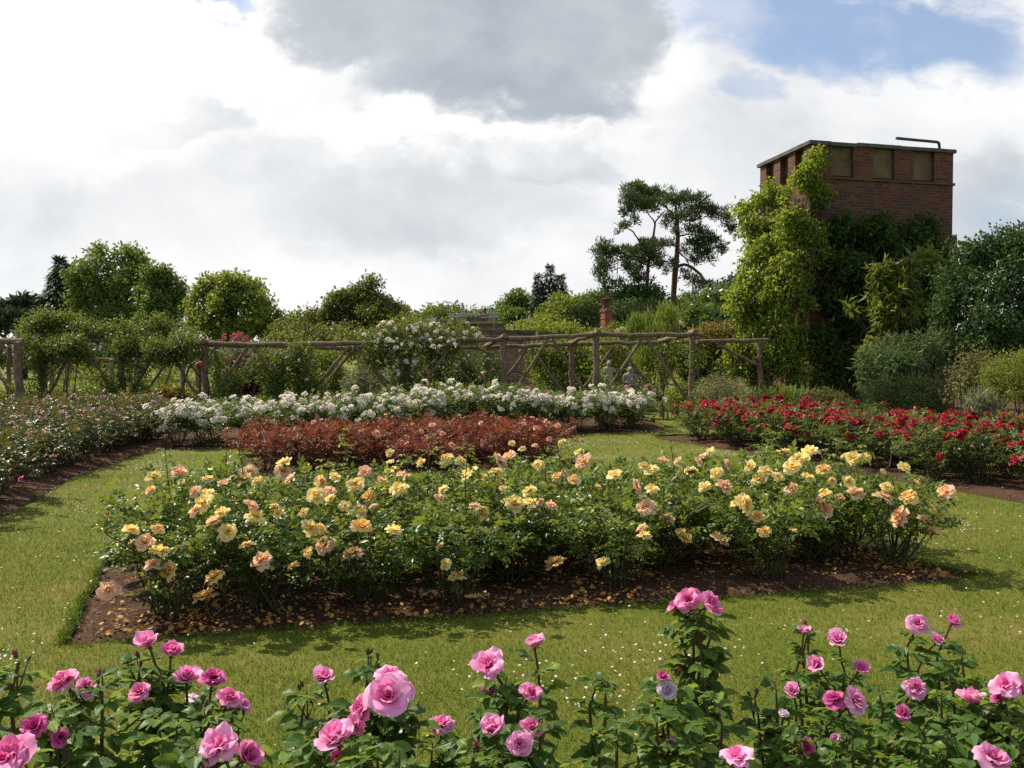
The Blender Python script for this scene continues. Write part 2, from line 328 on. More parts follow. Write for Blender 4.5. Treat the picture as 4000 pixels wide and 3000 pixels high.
def bloom_mesh(name, seed, layers, mat, nu=5, nv=5, ruf=.06, calyx=True, loose=1.):
    r = rg(seed); mb = MB()
    for li, (n, L, Wd, a0, a1, dp) in enumerate(layers):
        for k in range(n):
            j = loose; petal(mb, r, 6.283 * (k + .5 * li + r.normal(0, .12 * j)) / n, L * (1 + r.normal(0, .07 * j)), Wd * (1 + r.normal(0, .1)), R(a0 + r.normal(0, 7 * j)), R(a1 + r.normal(0, 11 * j)), .02 * li, .72, ruf, nu, nv, dp, r.random())
    if calyx:
        lathe(mb, [(.02, -.34), (.1, -.28), (.15, -.14), (.13, 0), (.02, .08)], (0, 0, 0), 7, 1)
        n = 5; a = np.arange(n) * 6.283 / n; inst(mb, LEAFN, np.stack([.1 * np.cos(a), .1 * np.sin(a), 0 * a - .05], 1), np.stack([np.cos(a), np.sin(a), .25 + 0 * a], 1), [[0, 0, 1]] * n, .55, m=1)
    return mb.mesh(name, [mat, M['stem_green']])
def bud_mesh(name, mat, s=1):
    r = rg(5 + s); mb = MB()
    lathe(mb, [(.02, -.3), (.2, -.18), (.27, .1), (.24, .4), (.12, .8), (.01, 1.02)], (0, 0, 0), 8, 0)
    lathe(mb, [(.02, -.4), (.16, -.34), (.26, -.16), (.29, .02), (.27, .1)], (0, 0, 0), 8, 1)
    a = np.arange(5) * 6.283 / 5; inst(mb, LEAFN, np.stack([.27 * np.cos(a), .27 * np.sin(a), 0 * a - .02], 1), np.stack([.25 * np.cos(a), .25 * np.sin(a), 1 + 0 * a], 1), np.stack([np.cos(a), np.sin(a), 0 * a], 1), .95, m=1)
    return mb.mesh(name, [mat, M['stem_green']])
def cluster_mesh(name, seed, mat, n=7, size=.42, spread=.75, calyx=False):
    """a truss of several small roses"""
    r = rg(seed); out = MB()
    for k in range(n):
        mb = MB()
        for li, (c, L, Wd, a0, a1, dp) in enumerate(SMALL):
            for q in range(c): petal(mb, r, 6.283 * (q + .5 * li + r.normal(0, .1)) / c, L, Wd, R(a0 + r.normal(0, 7)), R(a1 + r.normal(0, 10)), 0, .7, .05, 3, 3, dp, r.random())
        V = np.concatenate(mb.V); F = np.concatenate(mb.F[4]); A = np.concatenate(mb.A)
        a = 2.4 * k + r.normal(0, .3); q = spread * math.sqrt((k + .2) / n); d = np.array([math.cos(a) * q, math.sin(a) * q, .55 - .55 * q * q + r.normal(0, .12)])
        X, Y, Z = frames(np.array([r.normal(0, 1), r.normal(0, 1), .01]), nrm(d + [0, 0, .5])); s = size * r.uniform(.75, 1.15)
        out.add(d + s * (V[:, 0:1] * X + V[:, 1:2] * Y + V[:, 2:3] * Z), F, 0, A)
    return out.mesh(name, [mat])
def face(o, d, spin=0.):
    q = Vector(d).to_track_quat('Z', 'Y'); o.rotation_euler = (q @ Matrix.Rotation(spin, 3, 'Z').to_quaternion()).to_euler()

# ---------------------------------------------------------------- rose leaves and bushes
def compound(mb, T, r, P, D, N, L, rnd=None, ext=1.):
    """five-leaflet rose leaves: rachis from P along D, leaflets of length L"""
    P = np.asarray(P); D = nrm(np.asarray(D)); N = np.asarray(N); X, Y, Z = frames(D, N); n = len(P); L = np.broadcast_to(np.asarray(L, float), (n,))[:, None]
    base = r.random(n) if rnd is None else rnd
    for f, s, q in ((.75, 1, .82), (.75, -1, .82), (1.45, 1, .95), (1.45, -1, .95), (1.75, 0, 1.1)):
        d = Y * (.55 if s else 1) + X * s * .9 + Z * r.normal(0, .16, (n, 1)) - np.array([0, 0, .18])
        nn = Z + r.normal(0, .22, (n, 3))
        f *= ext; inst(mb, T, P + Y * L * f - np.array([0, 0, .06]) * L * f * f, d, nn, L[:, 0] * q * r.uniform(.85, 1.1, n), np.clip(base + r.normal(0, .08, n), 0, 1))
def rose_bush(seed, H, Rad, canes=8, lats=3, leaf=.045, nodes=6, T=LEAF, low=.25, young=.2, spread=1.):
    """canes from one crown, side shoots, leaves; returns stem MB, foliage MB and the shoot tips"""
    r = rg(seed); st, fo = MB(), MB(); tips = []; P, D, N, Q = [], [], [], []
    for c in range(canes):
        a = 6.283 * (c + r.uniform(-.3, .3)) / canes; rr = Rad * math.sqrt(r.uniform(.05, .85)) * spread; h = H * r.uniform(.72, 1.) * (1 - .22 * (rr / Rad) ** 2)
        b0 = np.array([.05 * math.cos(a), .05 * math.sin(a), 0]); e = np.array([rr * math.cos(a), rr * math.sin(a), h]); k = np.array([rr * .75 * math.cos(a), rr * .75 * math.sin(a), h * .55]) + r.normal(0, .03, 3)
        ts = np.linspace(0, 1, 7)[:, None]; cur = (1 - ts) ** 2 * b0 + 2 * ts * (1 - ts) * k + ts ** 2 * e
        tube(st, cur, np.linspace(.008, .0022, 7), 5); shoots = [(cur, low)]; tips.append((e, nrm(e - k)))
        for l in range(lats):
            t = r.uniform(.35, .9); i = t * 6; p0 = cur[int(i)] + (cur[min(6, int(i) + 1)] - cur[int(i)]) * (i % 1)
            a2 = a + r.normal(0, 1.1); ln = Rad * r.uniform(.3, .75); d = nrm(np.array([math.cos(a2), math.sin(a2), r.uniform(.25, 1.1)]))
            e2 = p0 + d * ln; e2[2] = min(e2[2], H * 1.02); mid = (p0 + e2) / 2 + [0, 0, -.02]; lc = np.array([p0, mid, e2]); tube(st, lc, [.005, .0035, .0016], 4)
            shoots.append((lc, .15)); tips.append((e2, d))
        for cur_, lo in shoots:
            e_ = nrm(cur_[-1] - cur_[-2])
            for q in range(3): P.append(cur_[-1] - e_ * .015 * q); D.append(e_ * .5 + r.normal(0, .6, 3)); N.append(np.array([0, 0, 1.]) + r.normal(0, .3, 3)); Q.append(.35 + .5 * r.random())
            n = nodes if len(cur_) > 3 else max(3, nodes - 2)
            for j in range(n):
                t = lo + (1 - lo) * (j + r.uniform(.1, .9)) / n; i = t * (len(cur_) - 1); i0 = min(int(i), len(cur_) - 2); p = cur_[i0] + (cur_[i0 + 1] - cur_[i0]) * (i - i0)
                out = np.array([p[0], p[1], 0]) / (Rad + 1e-6); a3 = r.uniform(0, 6.283)
                d = nrm(np.array([math.cos(a3), math.sin(a3), r.uniform(-.15, .5)]) + out * .7); P.append(p); D.append(d); N.append(np.array([0, 0, 1.]) + out * .4 + r.normal(0, .3, 3))
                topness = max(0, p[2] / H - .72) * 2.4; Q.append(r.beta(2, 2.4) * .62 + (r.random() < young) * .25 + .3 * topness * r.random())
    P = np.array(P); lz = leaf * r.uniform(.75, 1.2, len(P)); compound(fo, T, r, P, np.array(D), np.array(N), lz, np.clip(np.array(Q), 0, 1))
    return st, fo, tips

# ---------------------------------------------------------------- shrubs and trees
def blobs_m(bl):
    """(px, py, distance, half width px, half height px[, depth factor]) -> centre and radii in metres"""
    c, r = [], []
    for b in bl:
        px, py, d, rx, ry = b[:5]; k = d / FOC; f = b[5] if len(b) > 5 else .9
        c.append(at(px, py, d)); r.append((rx * k, max(rx, ry) * k * f, ry * k))
    return np.array(c), np.array(r)
def foliage(mb, seed, cen, rad, n, ls, T=LEAF, per=10, cs=.25, shell=.55, rough=.22, up=.35, droop=0., outd=.5, rn=.7, m=0, young=.0, flat=.0):
    r = rg(seed); w = (rad[:, 0] * rad[:, 2] + rad[:, 0] * rad[:, 1] + rad[:, 1] * rad[:, 2]); w = w / w.sum(); nc = max(1, n // per)
    b = r.choice(len(cen), nc, p=w); d = nrm(r.normal(0, 1, (nc, 3))); lob = r.normal(0, 1.6, (len(cen), 5, 3)); ph = r.uniform(0, 6.28, (len(cen), 5))
    bump = np.sin(np.einsum('nk,nlk->nl', d * 1.9, lob[b]) + ph[b]).mean(1) * 1.6
    q = (shell + (1 - shell) * r.random(nc) ** .6) * (1 + rough * bump); cp = cen[b] + rad[b] * d * q[:, None]
    ok = cp[:, 2] > ls * .5; cp, d, b = cp[ok], d[ok], b[ok]; nc = len(cp)
    tone = r.beta(2, 2, nc) * .6 + .12
    p = np.repeat(cp, per, 0) + nrm(r.normal(0, 1, (nc * per, 3))) * (r.random((nc * per, 1)) ** .5) * 1.7 * cs * np.array([1, 1, 1 - flat]); dd = np.repeat(nrm(d / np.maximum(rad[b], .05) * rad[b].mean(1, keepdims=True)), per, 0); k = len(p)
    N = dd * .5 + np.array([0, 0, up]) + r.normal(0, rn, (k, 3)); D = dd * outd + r.normal(0, .7, (k, 3)) - np.array([0, 0, droop])
    p[:, 2] = np.maximum(p[:, 2], .03)
    inst(mb, T, p, D, N, ls * r.uniform(.65, 1.3, k), np.clip(np.repeat(tone, per) + r.normal(0, .16, k) + young * (r.random(k) < .2), 0, 1), m)
def limbs(mb, base, cen, rad, r0, seed, fork=.45, m=0, lean=None):
    r = rg(seed); base = np.asarray(base, float); top = cen.mean(0); top = base + (top - base) * np.array([.6, .6, 1])
    f = base + (top - base) * fork + r.normal(0, .02, 3) * r0
    tube(mb, [base - [0, 0, .1], base + (f - base) * .5 + [r0 * .3, 0, 0], f, f + (top - f) * .5, top], [r0 * 1.25, r0, r0 * .8, r0 * .5, r0 * .25], 8, m)
    for c, q in zip(cen, rad):
        s = f + (top - f) * r.uniform(-.1, .6); e = c + r.normal(0, .25, 3) * q
        mid = s + (e - s) * .5 + np.array([0, 0, .1 * np.linalg.norm(e - s) * (1 if e[2] < s[2] + 1 else -.4)])
        tube(mb, [s, (s + mid) / 2 + r.normal(0, .04, 3) * q, mid, (mid + e) / 2 + r.normal(0, .06, 3) * q, e], np.array([.45, .36, .28, .18, .07]) * r0, 6, m)
        for k in range(3):
            e2 = c + nrm(r.normal(0, 1, 3)) * q * .85; tube(mb, [mid, (mid + e2) / 2 + r.normal(0, .08, 3) * q, e2], np.array([.2, .12, .05]) * r0, 5, m)
def lumps(cen, rad, k, seed, sz=.46):
    r = rg(seed); c2, r2 = [], []
    for c, q in zip(cen, rad):
        for i in range(k):
            d = nrm(r.normal(0, 1, 3)); d[2] = abs(d[2]) * (1 if r.random() < .7 else -1); s = sz * r.uniform(.5, 1.2); c2.append(c + q * d * (1.08 - s * .7) * r.uniform(.5, 1.18)); r2.append(np.full(3, q.mean()) * s * .5 + q * s * .5)
    return np.array(c2), np.array(r2)
def plant(name, label, cat, bl, mat, n, ls, seed, group=None, trunk=None, stemname='stem', folname='foliage', barkm='bark', base=None, kw2=None, lump=0, lsz=.46, **kw):
    cen, rad = blobs_m(bl); cen0, rad0 = cen, rad
    if lump: cen, rad = lumps(cen, rad, lump, seed, lsz)
    bx = cen[:, :2].mean(0) if base is None else np.array(base)
    th = thing(name, label, cat, (bx[0], bx[1], 0), group)
    mb = MB(); foliage(mb, seed, cen, rad, n, ls, **kw)
    if kw2: foliage(mb, seed + 1, cen, rad, **kw2)
    mb.build(folname, M[mat], th, loc=th['_p'])
    st = MB()
    if trunk: limbs(st, (bx[0], bx[1], 0), cen0, rad0, trunk, seed)
    else:
        r = rg(seed)
        for k in range(7):
            c = r.integers(len(cen)); e = cen[c] + r.normal(0, .3, 3) * rad[c]; b0 = np.array([bx[0] + r.normal(0, .1), bx[1] + r.normal(0, .1), 0]); b0[:2] += (e[:2] - b0[:2]) * .5
            tube(st, [b0, (b0 + e) / 2 + r.normal(0, .03, 3), e], [.022, .015, .006], 5)
    st.build(stemname, M[barkm], th, loc=th['_p']); return th
def conifer(name, label, px, top, bot, d, wpx, mat, seed, n=9000, ls=.3, group=None, tiers=26, droop=.25, tipw=.04):
    r = rg(seed); t = at(px, top, d); b = at(px, bot, d); H = t[2]; k = d / FOC; th = thing(name, label, 'tree', (t[0], d, 0), group)
    mb = MB(); P, D, N = [], [], []
    for i in range(n):
        f = r.random() ** .75; z = b[2] * .4 + (H - b[2] * .4) * (1 - f); lay = math.sin(z * 26 / H * 2.2 + 3 * math.sin(i % 7)) * .12
        rm = (tipw + f * (1 - tipw)) * 1.6 * wpx * k * (.8 + .22 * math.sin(7 * f * 6 + (i % 5))) ; a = r.uniform(0, 6.283); q = rm * (.35 + .65 * r.random() ** .5) * (1 + .18 * math.sin(a * 5 + f * 40)); 
        P.append([t[0] + q * math.cos(a), d + q * math.sin(a), z - q * droop + lay]); D.append([math.cos(a), math.sin(a), -.35 + r.normal(0, .3) + (1.2 if f < .06 else 0)]); N.append([r.normal(0, .4), r.normal(0, .4), 1])
    inst(mb, LEAFN, np.array(P), np.array(D), np.array(N), ls * r.uniform(.6, 1.3, n), r.beta(2, 2, n)); mb.build('crown', M[mat], th, loc=th['_p'])
    st = MB(); tube(st, [(t[0], d, 0), (t[0], d, H * .5), (t[0], d, H * .985)], [.02 * H, .012 * H, .002 * H], 7); st.build('trunk', M['bark'], th, loc=th['_p']); return th
# ================================================================ THE SETTING
sc = bpy.context.scene
cam = bpy.data.objects.new('camera', bpy.data.cameras.new('camera')); C.objects.link(cam); sc.camera = cam
cam.data.sensor_width = 36; cam.data.lens = 36 * FOC / 4000; cam.data.clip_start = .05; cam.data.clip_end = 2000
cam.location = (0, 0, CAMH); cam.rotation_euler = (R(90) - TILT, 0, 0)

def inpoly(x, y, poly):
    ins = np.zeros(len(x), bool); n = len(poly)
    for i in range(n):
        (x1, y1), (x2, y2) = poly[i], poly[(i + 1) % n]
        if y1 == y2: continue
        c = ((y1 > y) != (y2 > y)) & (x < (x2 - x1) * (y - y1) / (y2 - y1) + x1); ins ^= c
    return ins
def dense(poly, step):
    out = []
    for i in range(len(poly)):
        p, q = np.array(poly[i]), np.array(poly[(i + 1) % len(poly)]); L = np.linalg.norm(q - p); n = max(1, int(L / step))
        for k in range(n): out.append(tuple(p + (q - p) * k / n))
    return out
def wob(poly, amp, seed):
    r = rg(seed); return [(x + r.normal(0, amp), y + r.normal(0, amp)) for x, y in poly]
BEDS = {
 'yellow': wob(dense([uv(-.02, -.02), uv(2.8, -.06), uv(5.75, -.12), uv(6.12, .02), uv(5.95, .4), uv(5.9, 2.3), uv(2.8, 2.35), uv(-.02, 2.3)], .09), .012, 1),
 'copper': wob(dense([uv(1.1, 7.25), uv(5.75, 7.1), uv(5.75, 9.9), uv(1.1, 10.1)], .2), .015, 2),
 'left': wob(dense([(-3.7, 4.6), (-4.3, 7.0), gp(0, 2035), gp(290, 1868), gp(500, 1793), gp(580, 1768), gp(660, 1757), gp(900, 1751), gp(1500, 1728), gp(2000, 1706), gp(2250, 1697), gp(2590, 1683), (3.3, 21.5), (3.3, 24.6), (-30, 24.6), (-30, 4.6)], .25), .02, 3),
 'red': wob(dense([(6.3, 8.6), gp(4000, 1965), gp(3630, 1903), gp(3300, 1842), gp(2900, 1770), gp(2570, 1712), (2.7, 19.0), (4.2, 19.4), (6.4, 17.6), (8.6, 12.5), (9.5, 9)], .25), .02, 4),
 'border': wob(dense([(4.1, 22.2), (8, 18.6), (11, 15.8), (20, 14), (24, 24), (14, 34), (4, 34)], .5), .03, 5),
 'front': wob(dense([(-3.2, 1.5), (-1.2, 2.2), (0, 2.75), (.85, 3.45), (1.25, 3.66), (1.7, 3.8), (3.4, 4.25), (3.2, .4), (-3, .2)], .1), .012, 6),
}
def ground_sheets():
    outer = [(-320, -40), (320, -40), (320, 520), (-320, 520)]
    V = [Vector(p) for p in outer]; E = [(i, (i + 1) % 4) for i in range(4)]
    for poly in BEDS.values():
        o = len(V); V += [Vector(p) for p in poly]; E += [(o + i, o + (i + 1) % len(poly)) for i in range(len(poly))]
    v2, e2, f2, *_ = geometry.delaunay_2d_cdt(V, E, [], 0, 1e-5)
    v2 = np.array([(p[0], p[1]) for p in v2]); F = np.array([list(f) for f in f2 if len(f) == 3]); cc = v2[F].mean(1)
    keep = np.ones(len(F), bool)
    for poly in BEDS.values(): keep &= ~inpoly(cc[:, 0], cc[:, 1], poly)
    mb = MB(); mb.add(np.column_stack([v2, np.zeros(len(v2))]), F[keep])
    for poly in BEDS.values():
        P = np.array(poly); n = len(P); mb.add(np.vstack([np.column_stack([P, np.zeros(n)]), np.column_stack([P, np.full(n, -.09)])]), [[i, (i + 1) % n, n + (i + 1) % n, n + i] for i in range(n)])
    struct(mb.build('lawn', M['lawn'], smooth=False))
    for name, poly in BEDS.items():
        P = np.array(poly); lo, hi = P.min(0), P.max(0); st = {'yellow': .07, 'front': .09, 'copper': .2, 'red': .22}.get(name, .5)
        r = rg(3); gx, gy = np.meshgrid(np.arange(lo[0], hi[0], st), np.arange(lo[1], hi[1], st)); q = np.column_stack([gx.ravel(), gy.ravel()]) + r.normal(0, st * .15, (gx.size, 2))
        dd = np.min(np.linalg.norm(q[:, None] - P[None], axis=2), axis=1) if len(q) * len(P) < 4e6 else np.full(len(q), 1.)
        ok = inpoly(q[:, 0], q[:, 1], poly) & (dd > st * .5); q = q[ok]; dd = dd[ok]
        V = [Vector(p) for p in P] + [Vector(p) for p in q]; E = [(i, (i + 1) % len(P)) for i in range(len(P))]
        v2, e2, f2, ov, *_ = geometry.delaunay_2d_cdt(V, E, [], 1, 1e-6); v2 = np.array([(p[0], p[1]) for p in v2])
        z = np.full(len(v2), -.06); n0 = len(P); z[n0:n0 + len(dd)] = -.05 + .06 * np.minimum(1, dd / .35)[:len(z) - n0] + r.normal(0, .008, len(z) - n0)
        mb = MB(); mb.add(np.column_stack([v2, z]), [list(f) for f in f2 if len(f) == 3]); struct(mb.build('soil', M['soil']))
ground_sheets()
def lawn_points(n, ymin, ymax, seed, xm=.56, pad=2.4):
    n = int(n * (1 + 1.4 / (.56 * (ymin + ymax) / 2 + .4)))
    r = rg(seed); y = np.sqrt(r.random(n) * (ymax ** 2 - ymin ** 2) + ymin ** 2); x = (r.random(n) * 2 - 1) * (y * xm + pad)
    k = np.ones(n, bool)
    for p in BEDS.values(): k &= ~inpoly(x, y, p)
    return x[k], y[k]
def grass():
    mb = MB(); r = rg(21); T = (np.array([[-.06, 0, 0], [.06, 0, 0], [.045, .5, .04], [0, 1, .22]]), np.array([[0, 1, 2], [0, 2, 3]]), np.zeros((4, 2)))
    for n, a, b, h, s in ((150000, 2.3, 5.6, .023, 1), (170000, 4.2, 9.5, .027, 2), (120000, 7.4, 15, .033, 3), (80000, 11.5, 24, .042, 4)):
        x, y = lawn_points(n, a, b, s + 40); f_ = r.random(len(x)) < np.minimum((y - a) / ((b - a) * .35) + (a < 2.5), (b - y) / ((b - a) * .35)); x, y = x[f_], y[f_]; k = len(x); ang = r.uniform(0, 6.28, k)
        D = np.stack([np.cos(ang) * .75, np.sin(ang) * .75, r.uniform(.35, 1.1, k)], 1); N = np.stack([-np.cos(ang), -np.sin(ang), np.full(k, .7)], 1)
        inst(mb, T, np.stack([x, y, np.zeros(k)], 1), D, N, h * r.uniform(.5, 1.3, k), r.random(k))
    # longer untrimmed blades hang over the cut bed edges
    for nm in ('yellow', 'left', 'red', 'copper', 'front'):
        P = np.array(BEDS[nm]); nx = np.roll(P, -1, 0); L = np.linalg.norm(nx - P, axis=1); dn = {'yellow': 420, 'front': 300}.get(nm, 150); cnt = int(min(L.sum(), 40) * dn)
        i = r.choice(len(P), cnt, p=L / L.sum()); f = r.random(cnt)[:, None]; q = P[i] + (nx[i] - P[i]) * f + r.normal(0, .012, (cnt, 2)); c = P.mean(0); ang = r.uniform(0, 6.28, cnt)
        ok = q[:, 1] < 24; q = q[ok]; ang = ang[ok]; k = len(q); D = np.stack([np.cos(ang), np.sin(ang), r.uniform(.1, .8, k)], 1)
        inst(mb, T, np.column_stack([q, np.full(k, -.01)]), D, np.stack([-np.cos(ang), -np.sin(ang), np.full(k, .7)], 1), .045 * r.uniform(.5, 1.5, k), r.random(k) * .5)
    tag(mb.build('grass', M['grass'], smooth=False), 'short mown grass growing all over the lawn', 'grass', kind='stuff')
grass()
def daisies():
    r = rg(31); mb = MB(); n = 9
    a = np.arange(n) * 6.283 / n; V = np.vstack([[0, 0, .12], np.stack([np.cos(a) * (.75 + .25 * (np.arange(n) % 2)), np.sin(a) * (.75 + .25 * (np.arange(n) % 2)), 0 * a], 1)])
    F = np.array([[0, 1 + i, 1 + (i + 1) % n] for i in range(n)]); T = (V, F, np.column_stack([np.zeros(n + 1), np.r_[0, np.ones(n)]]))
    mat = plain('daisy', (.45, .42, .36), (.68, .65, .6), 3, .7); mat2 = plain('clover', (.42, .33, .28), (.55, .48, .4), 3, .7)
    x, y = lawn_points(150000, 2.6, 21, 55); nz = np.sin(x * 2.1 + 1.3 * np.sin(y * 1.7)) + np.sin(y * 2.7 - x * 1.3 + 2) + .8 * np.sin(x * 5.1 + y * 4.3); keep = r.random(len(x)) < np.clip(.05 + .24 * (nz - .35), .025, .8) * np.where(y < 8, .75, .9)
    x, y = x[keep], y[keep]; k = len(x); ty = r.random(k) < .5
    for s, m, sz in ((ty, 0, .0066), (~ty, 1, .006)):
        q = s.sum(); d = nrm(np.stack([r.normal(0, .3, q), r.normal(0, .3, q) - .15, np.ones(q)], 1)); inst(mb, T, np.stack([x[s], y[s], r.uniform(.022, .045, q)], 1), np.cross(d, [1, 0, 0.1]), d, sz * r.uniform(.7, 1.45, q), m=m)
    tag(mb.build('daisies', [mat, mat2]), 'small white daisies and clover heads dotted over the lawn', 'daisies', kind='stuff')
daisies()
def litter():
    r = rg(33); mb = MB(); T = (np.array([[-.5, 0, 0], [.5, .1, .05], [.4, .8, .22], [-.3, .95, .1]]), np.array([[0, 1, 2, 3]]), np.zeros((4, 2)))
    for nm, n, s in (('yellow', 15000, .013), ('front', 4500, .012), ('red', 5000, .022), ('left', 7000, .025)):
        P = np.array(BEDS[nm]); lo, hi = P.min(0), P.max(0); lo = np.maximum(lo, [-9, 0]); x = r.uniform(lo[0], hi[0], n); y = r.uniform(lo[1], hi[1], n); k = inpoly(x, y, BEDS[nm]); x, y = x[k], y[k]; q = len(x); a = r.uniform(0, 6.28, q)
        inst(mb, T, np.stack([x, y, r.uniform(-.035, .02, q)], 1), np.stack([np.cos(a), np.sin(a), r.normal(0, .3, q)], 1), np.stack([r.normal(0, .5, q), r.normal(0, .5, q), np.ones(q)], 1), s * r.uniform(.4, 1.7, q), r.random(q))
    tag(mb.build('mulch', plain('mulch', (.055, .03, .018), (.24, .14, .085), 25, .9), smooth=False), 'crumbly brown bark mulch spread over the rose beds', 'mulch', kind='stuff')
    mb = MB(); P = np.array(BEDS['yellow']); n = 3600; u = r.random(n) * 5.9 + .1; v = np.abs(r.normal(0.15, .9, n)); u += .12 * np.sin(u * 5); p = A0 + U * u[:, None] + W * v[:, None]; cl = np.sin(u * 2.3 + 1) + np.sin(v * 4 + u) ; k = inpoly(p[:, 0], p[:, 1], BEDS['yellow']) & (r.random(n) < .5 + .3 * cl); p = p[k]; q = len(p); p[:, 2] = r.uniform(.0, .03, q); a = r.uniform(0, 6.28, q)
    T5 = (np.array([[-.35, 0, 0], [.35, 0, 0], [.6, .55, .16], [.2, 1, .06], [-.25, .95, .25], [-.6, .5, .05]]), np.array([[0, 1, 2], [0, 2, 5], [5, 2, 3], [5, 3, 4]]), np.zeros((6, 2)))
    inst(mb, T5, p, np.stack([np.cos(a), np.sin(a), r.normal(0, .25, q)], 1), np.stack([r.normal(0, .45, q), r.normal(0, .45, q), np.ones(q)], 1), .025 * r.uniform(.5, 1.4, q), r.random(q))
    tag(mb.build('fallen_petals', petalmat('petal_fallen', (.5, .26, .07), (.62, .38, .13), (.72, .5, .22))), 'dropped yellow petals lying on the soil under the yellow roses', 'petals', kind='stuff')
litter()

# ---------------------------------------------------------------- light and sky
SUN = nrm(np.array([-.78, .62, 0.])) * math.cos(R(48)) + np.array([0, 0, math.sin(R(48))])
sun = bpy.data.objects.new('sun', bpy.data.lights.new('sun', 'SUN')); C.objects.link(sun); sun.data.energy = 4.9; sun.data.angle = R(.53); sun.data.color = (1, .9, .74)
sun.rotation_euler = Vector(SUN).to_track_quat('Z', 'Y').to_euler()
def sky():
    w = bpy.data.worlds.new('World'); sc.world = w; w.use_nodes = True; t = NT(w.node_tree); t.N.clear()
    s = t.n('TexSky', sky_type='NISHITA', sun_disc=False, sun_elevation=R(48), sun_rotation=math.atan2(SUN[0], SUN[1]), air_density=1.1, dust_density=.6, ozone_density=1.2)
    tc = t.n('TexCoord'); x = t.n('SeparateXYZ'); t.L.new(tc.outputs['Generated'], x.inputs[0]); X, Y, Z = x.outputs
    yy = t.math('MAXIMUM', Y, .12); u = t.math('DIVIDE', X, yy); v = t.math('DIVIDE', Z, yy)          # clouds stand on bearings: u = tan(azimuth), v = tan(elevation)
    cv = t.n('CombineXYZ'); t.set(cv.inputs[0], u); t.set(cv.inputs[1], t.math('MULTIPLY', v, 1.5)); P = cv.outputs[0]
    n1 = t.noise(P, 4.2, 8, .58, .25); n2 = t.noise(P, 11, 7, .6, .3); mp = t.n('Mapping'); mp.inputs['Location'].default_value = (3.7, 1.3, .6); t.L.new(P, mp.inputs[0]); n3 = t.noise(mp.outputs[0], 4.5, 8, .58); n4 = t.noise(mp.outputs[0], 2.2, 6, .6, .4)
    def cs(n, a): return t.math('MULTIPLY', t.math('SUBTRACT', n, .5), a)
    uw = t.math('ADD', u, t.math('ADD', cs(n1, .22), cs(n2, .13))); vw = t.math('ADD', v, t.math('ADD', cs(n3, .14), cs(n2, .085)))
    def ell(px, py, rx, ry, a=.5, b=1., sharp=True, rot=0):
        cu, cv_ = (px - 2000) / FOC, (1370 - py) / FOC; du = t.math('SUBTRACT', uw if sharp else u, cu); dv = t.math('SUBTRACT', vw if sharp else v, cv_)
        if rot: c_, s_ = math.cos(rot), math.sin(rot); du, dv = t.math('ADD', t.math('MULTIPLY', du, c_), t.math('MULTIPLY', dv, s_)), t.math('SUBTRACT', t.math('MULTIPLY', dv, c_), t.math('MULTIPLY', du, s_))
        q = t.math('ADD', t.math('POWER', t.math('ABSOLUTE', t.math('DIVIDE', du, rx / FOC)), 2.), t.math('POWER', t.math('ABSOLUTE', t.math('DIVIDE', dv, ry / FOC)), 2.))
        return t.mapr(q, a, b, 1., 0.)
    def add(L, f, k): return t.math('ADD', L, t.math('MULTIPLY', f, k))
    def to(L, f, val): m_ = t.n('MixRGB'); 
    L = t.math('ADD', .85, t.math('ADD', cs(n1, .66), t.math('ADD', cs(n4, .36), cs(n2, .14))))
    L = add(L, ell(450, 280, 1150, 420, 0, 1.3), .2)             # glare of the sun behind thin cloud, upper left
    L = add(L, ell(1750, 520, 900, 120, .1, 1.2), .22)
    L = add(L, ell(700, 800, 1300, 240, .1, 1.4), -.05)
    L = add(L, ell(1700, 850, 700, 190, .2, 1.3), -.12)
    L = add(L, ell(2250, 720, 300, 90, .2, 1.2), -.12)
    L = add(L, ell(650, 470, 250, 90, .2, 1.2), -.16)
    L = add(L, ell(3450, 430, 800, 200, .1, 1.2), .06)
    L = add(L, ell(2000, 1130, 2600, 130, .1, 1.2), .05)
    L = add(L, ell(3850, 800, 330, 260, .1, 1.3), -.16)
    L = add(L, ell(2560, 150, 190, 330, .1, 1.2), .18)
    big = ell(1850, 0, 700, 360, .4, 1.1)
    for e in ((1330, 90, 290, 210), (2330, 120, 280, 270), (1620, 300, 330, 170), (2120, 370, 430, 200), (2250, 470, 280, 120), (1900, 250, 420, 260)): big = t.math('MAXIMUM', big, ell(*e, .35 if e[1] < 300 else .1, 1.15))      # the big grey cloud
    body = t.math('ADD', .53, t.math('ADD', cs(n3, .42), cs(n2, .26))); body = add(body, ell(2000, 420, 500, 200, .1, 1.4), -.05)
    mx = t.n('MixRGB'); t.set(mx.inputs[0], t.math('MULTIPLY', big, .93)); t.set(mx.inputs[1], L); t.set(mx.inputs[2], body); Lf = t.math('MAXIMUM', mx.outputs[0], .12)
    col = t.ramp(t.math('DIVIDE', Lf, 1.4), [(.1, (.09, .11, .15)), (.26, (.32, .37, .44)), (.46, (.62, .66, .70)), (.62, (.88, .89, .90)), (.8, (1.12, 1.11, 1.09)), (1., (1.35, 1.33, 1.3))])
    gap = t.math('MAXIMUM', ell(3330, 110, 950, 230, .3, 1.1, rot=-.06), t.math('MULTIPLY', ell(2820, 390, 170, 100, .2, 1.1), .8))
    gap = t.math('MAXIMUM', gap, t.math('MULTIPLY', ell(3900, 860, 240, 160, .2, 1.3), .4)); gap = t.math('MAXIMUM', gap, t.math('MULTIPLY', ell(880, -10, 180, 50, .2, 1.2), .8))
    gap = t.math('MAXIMUM', gap, t.math('MULTIPLY', ell(300, 1130, 500, 90, .1, 1.3), .3))
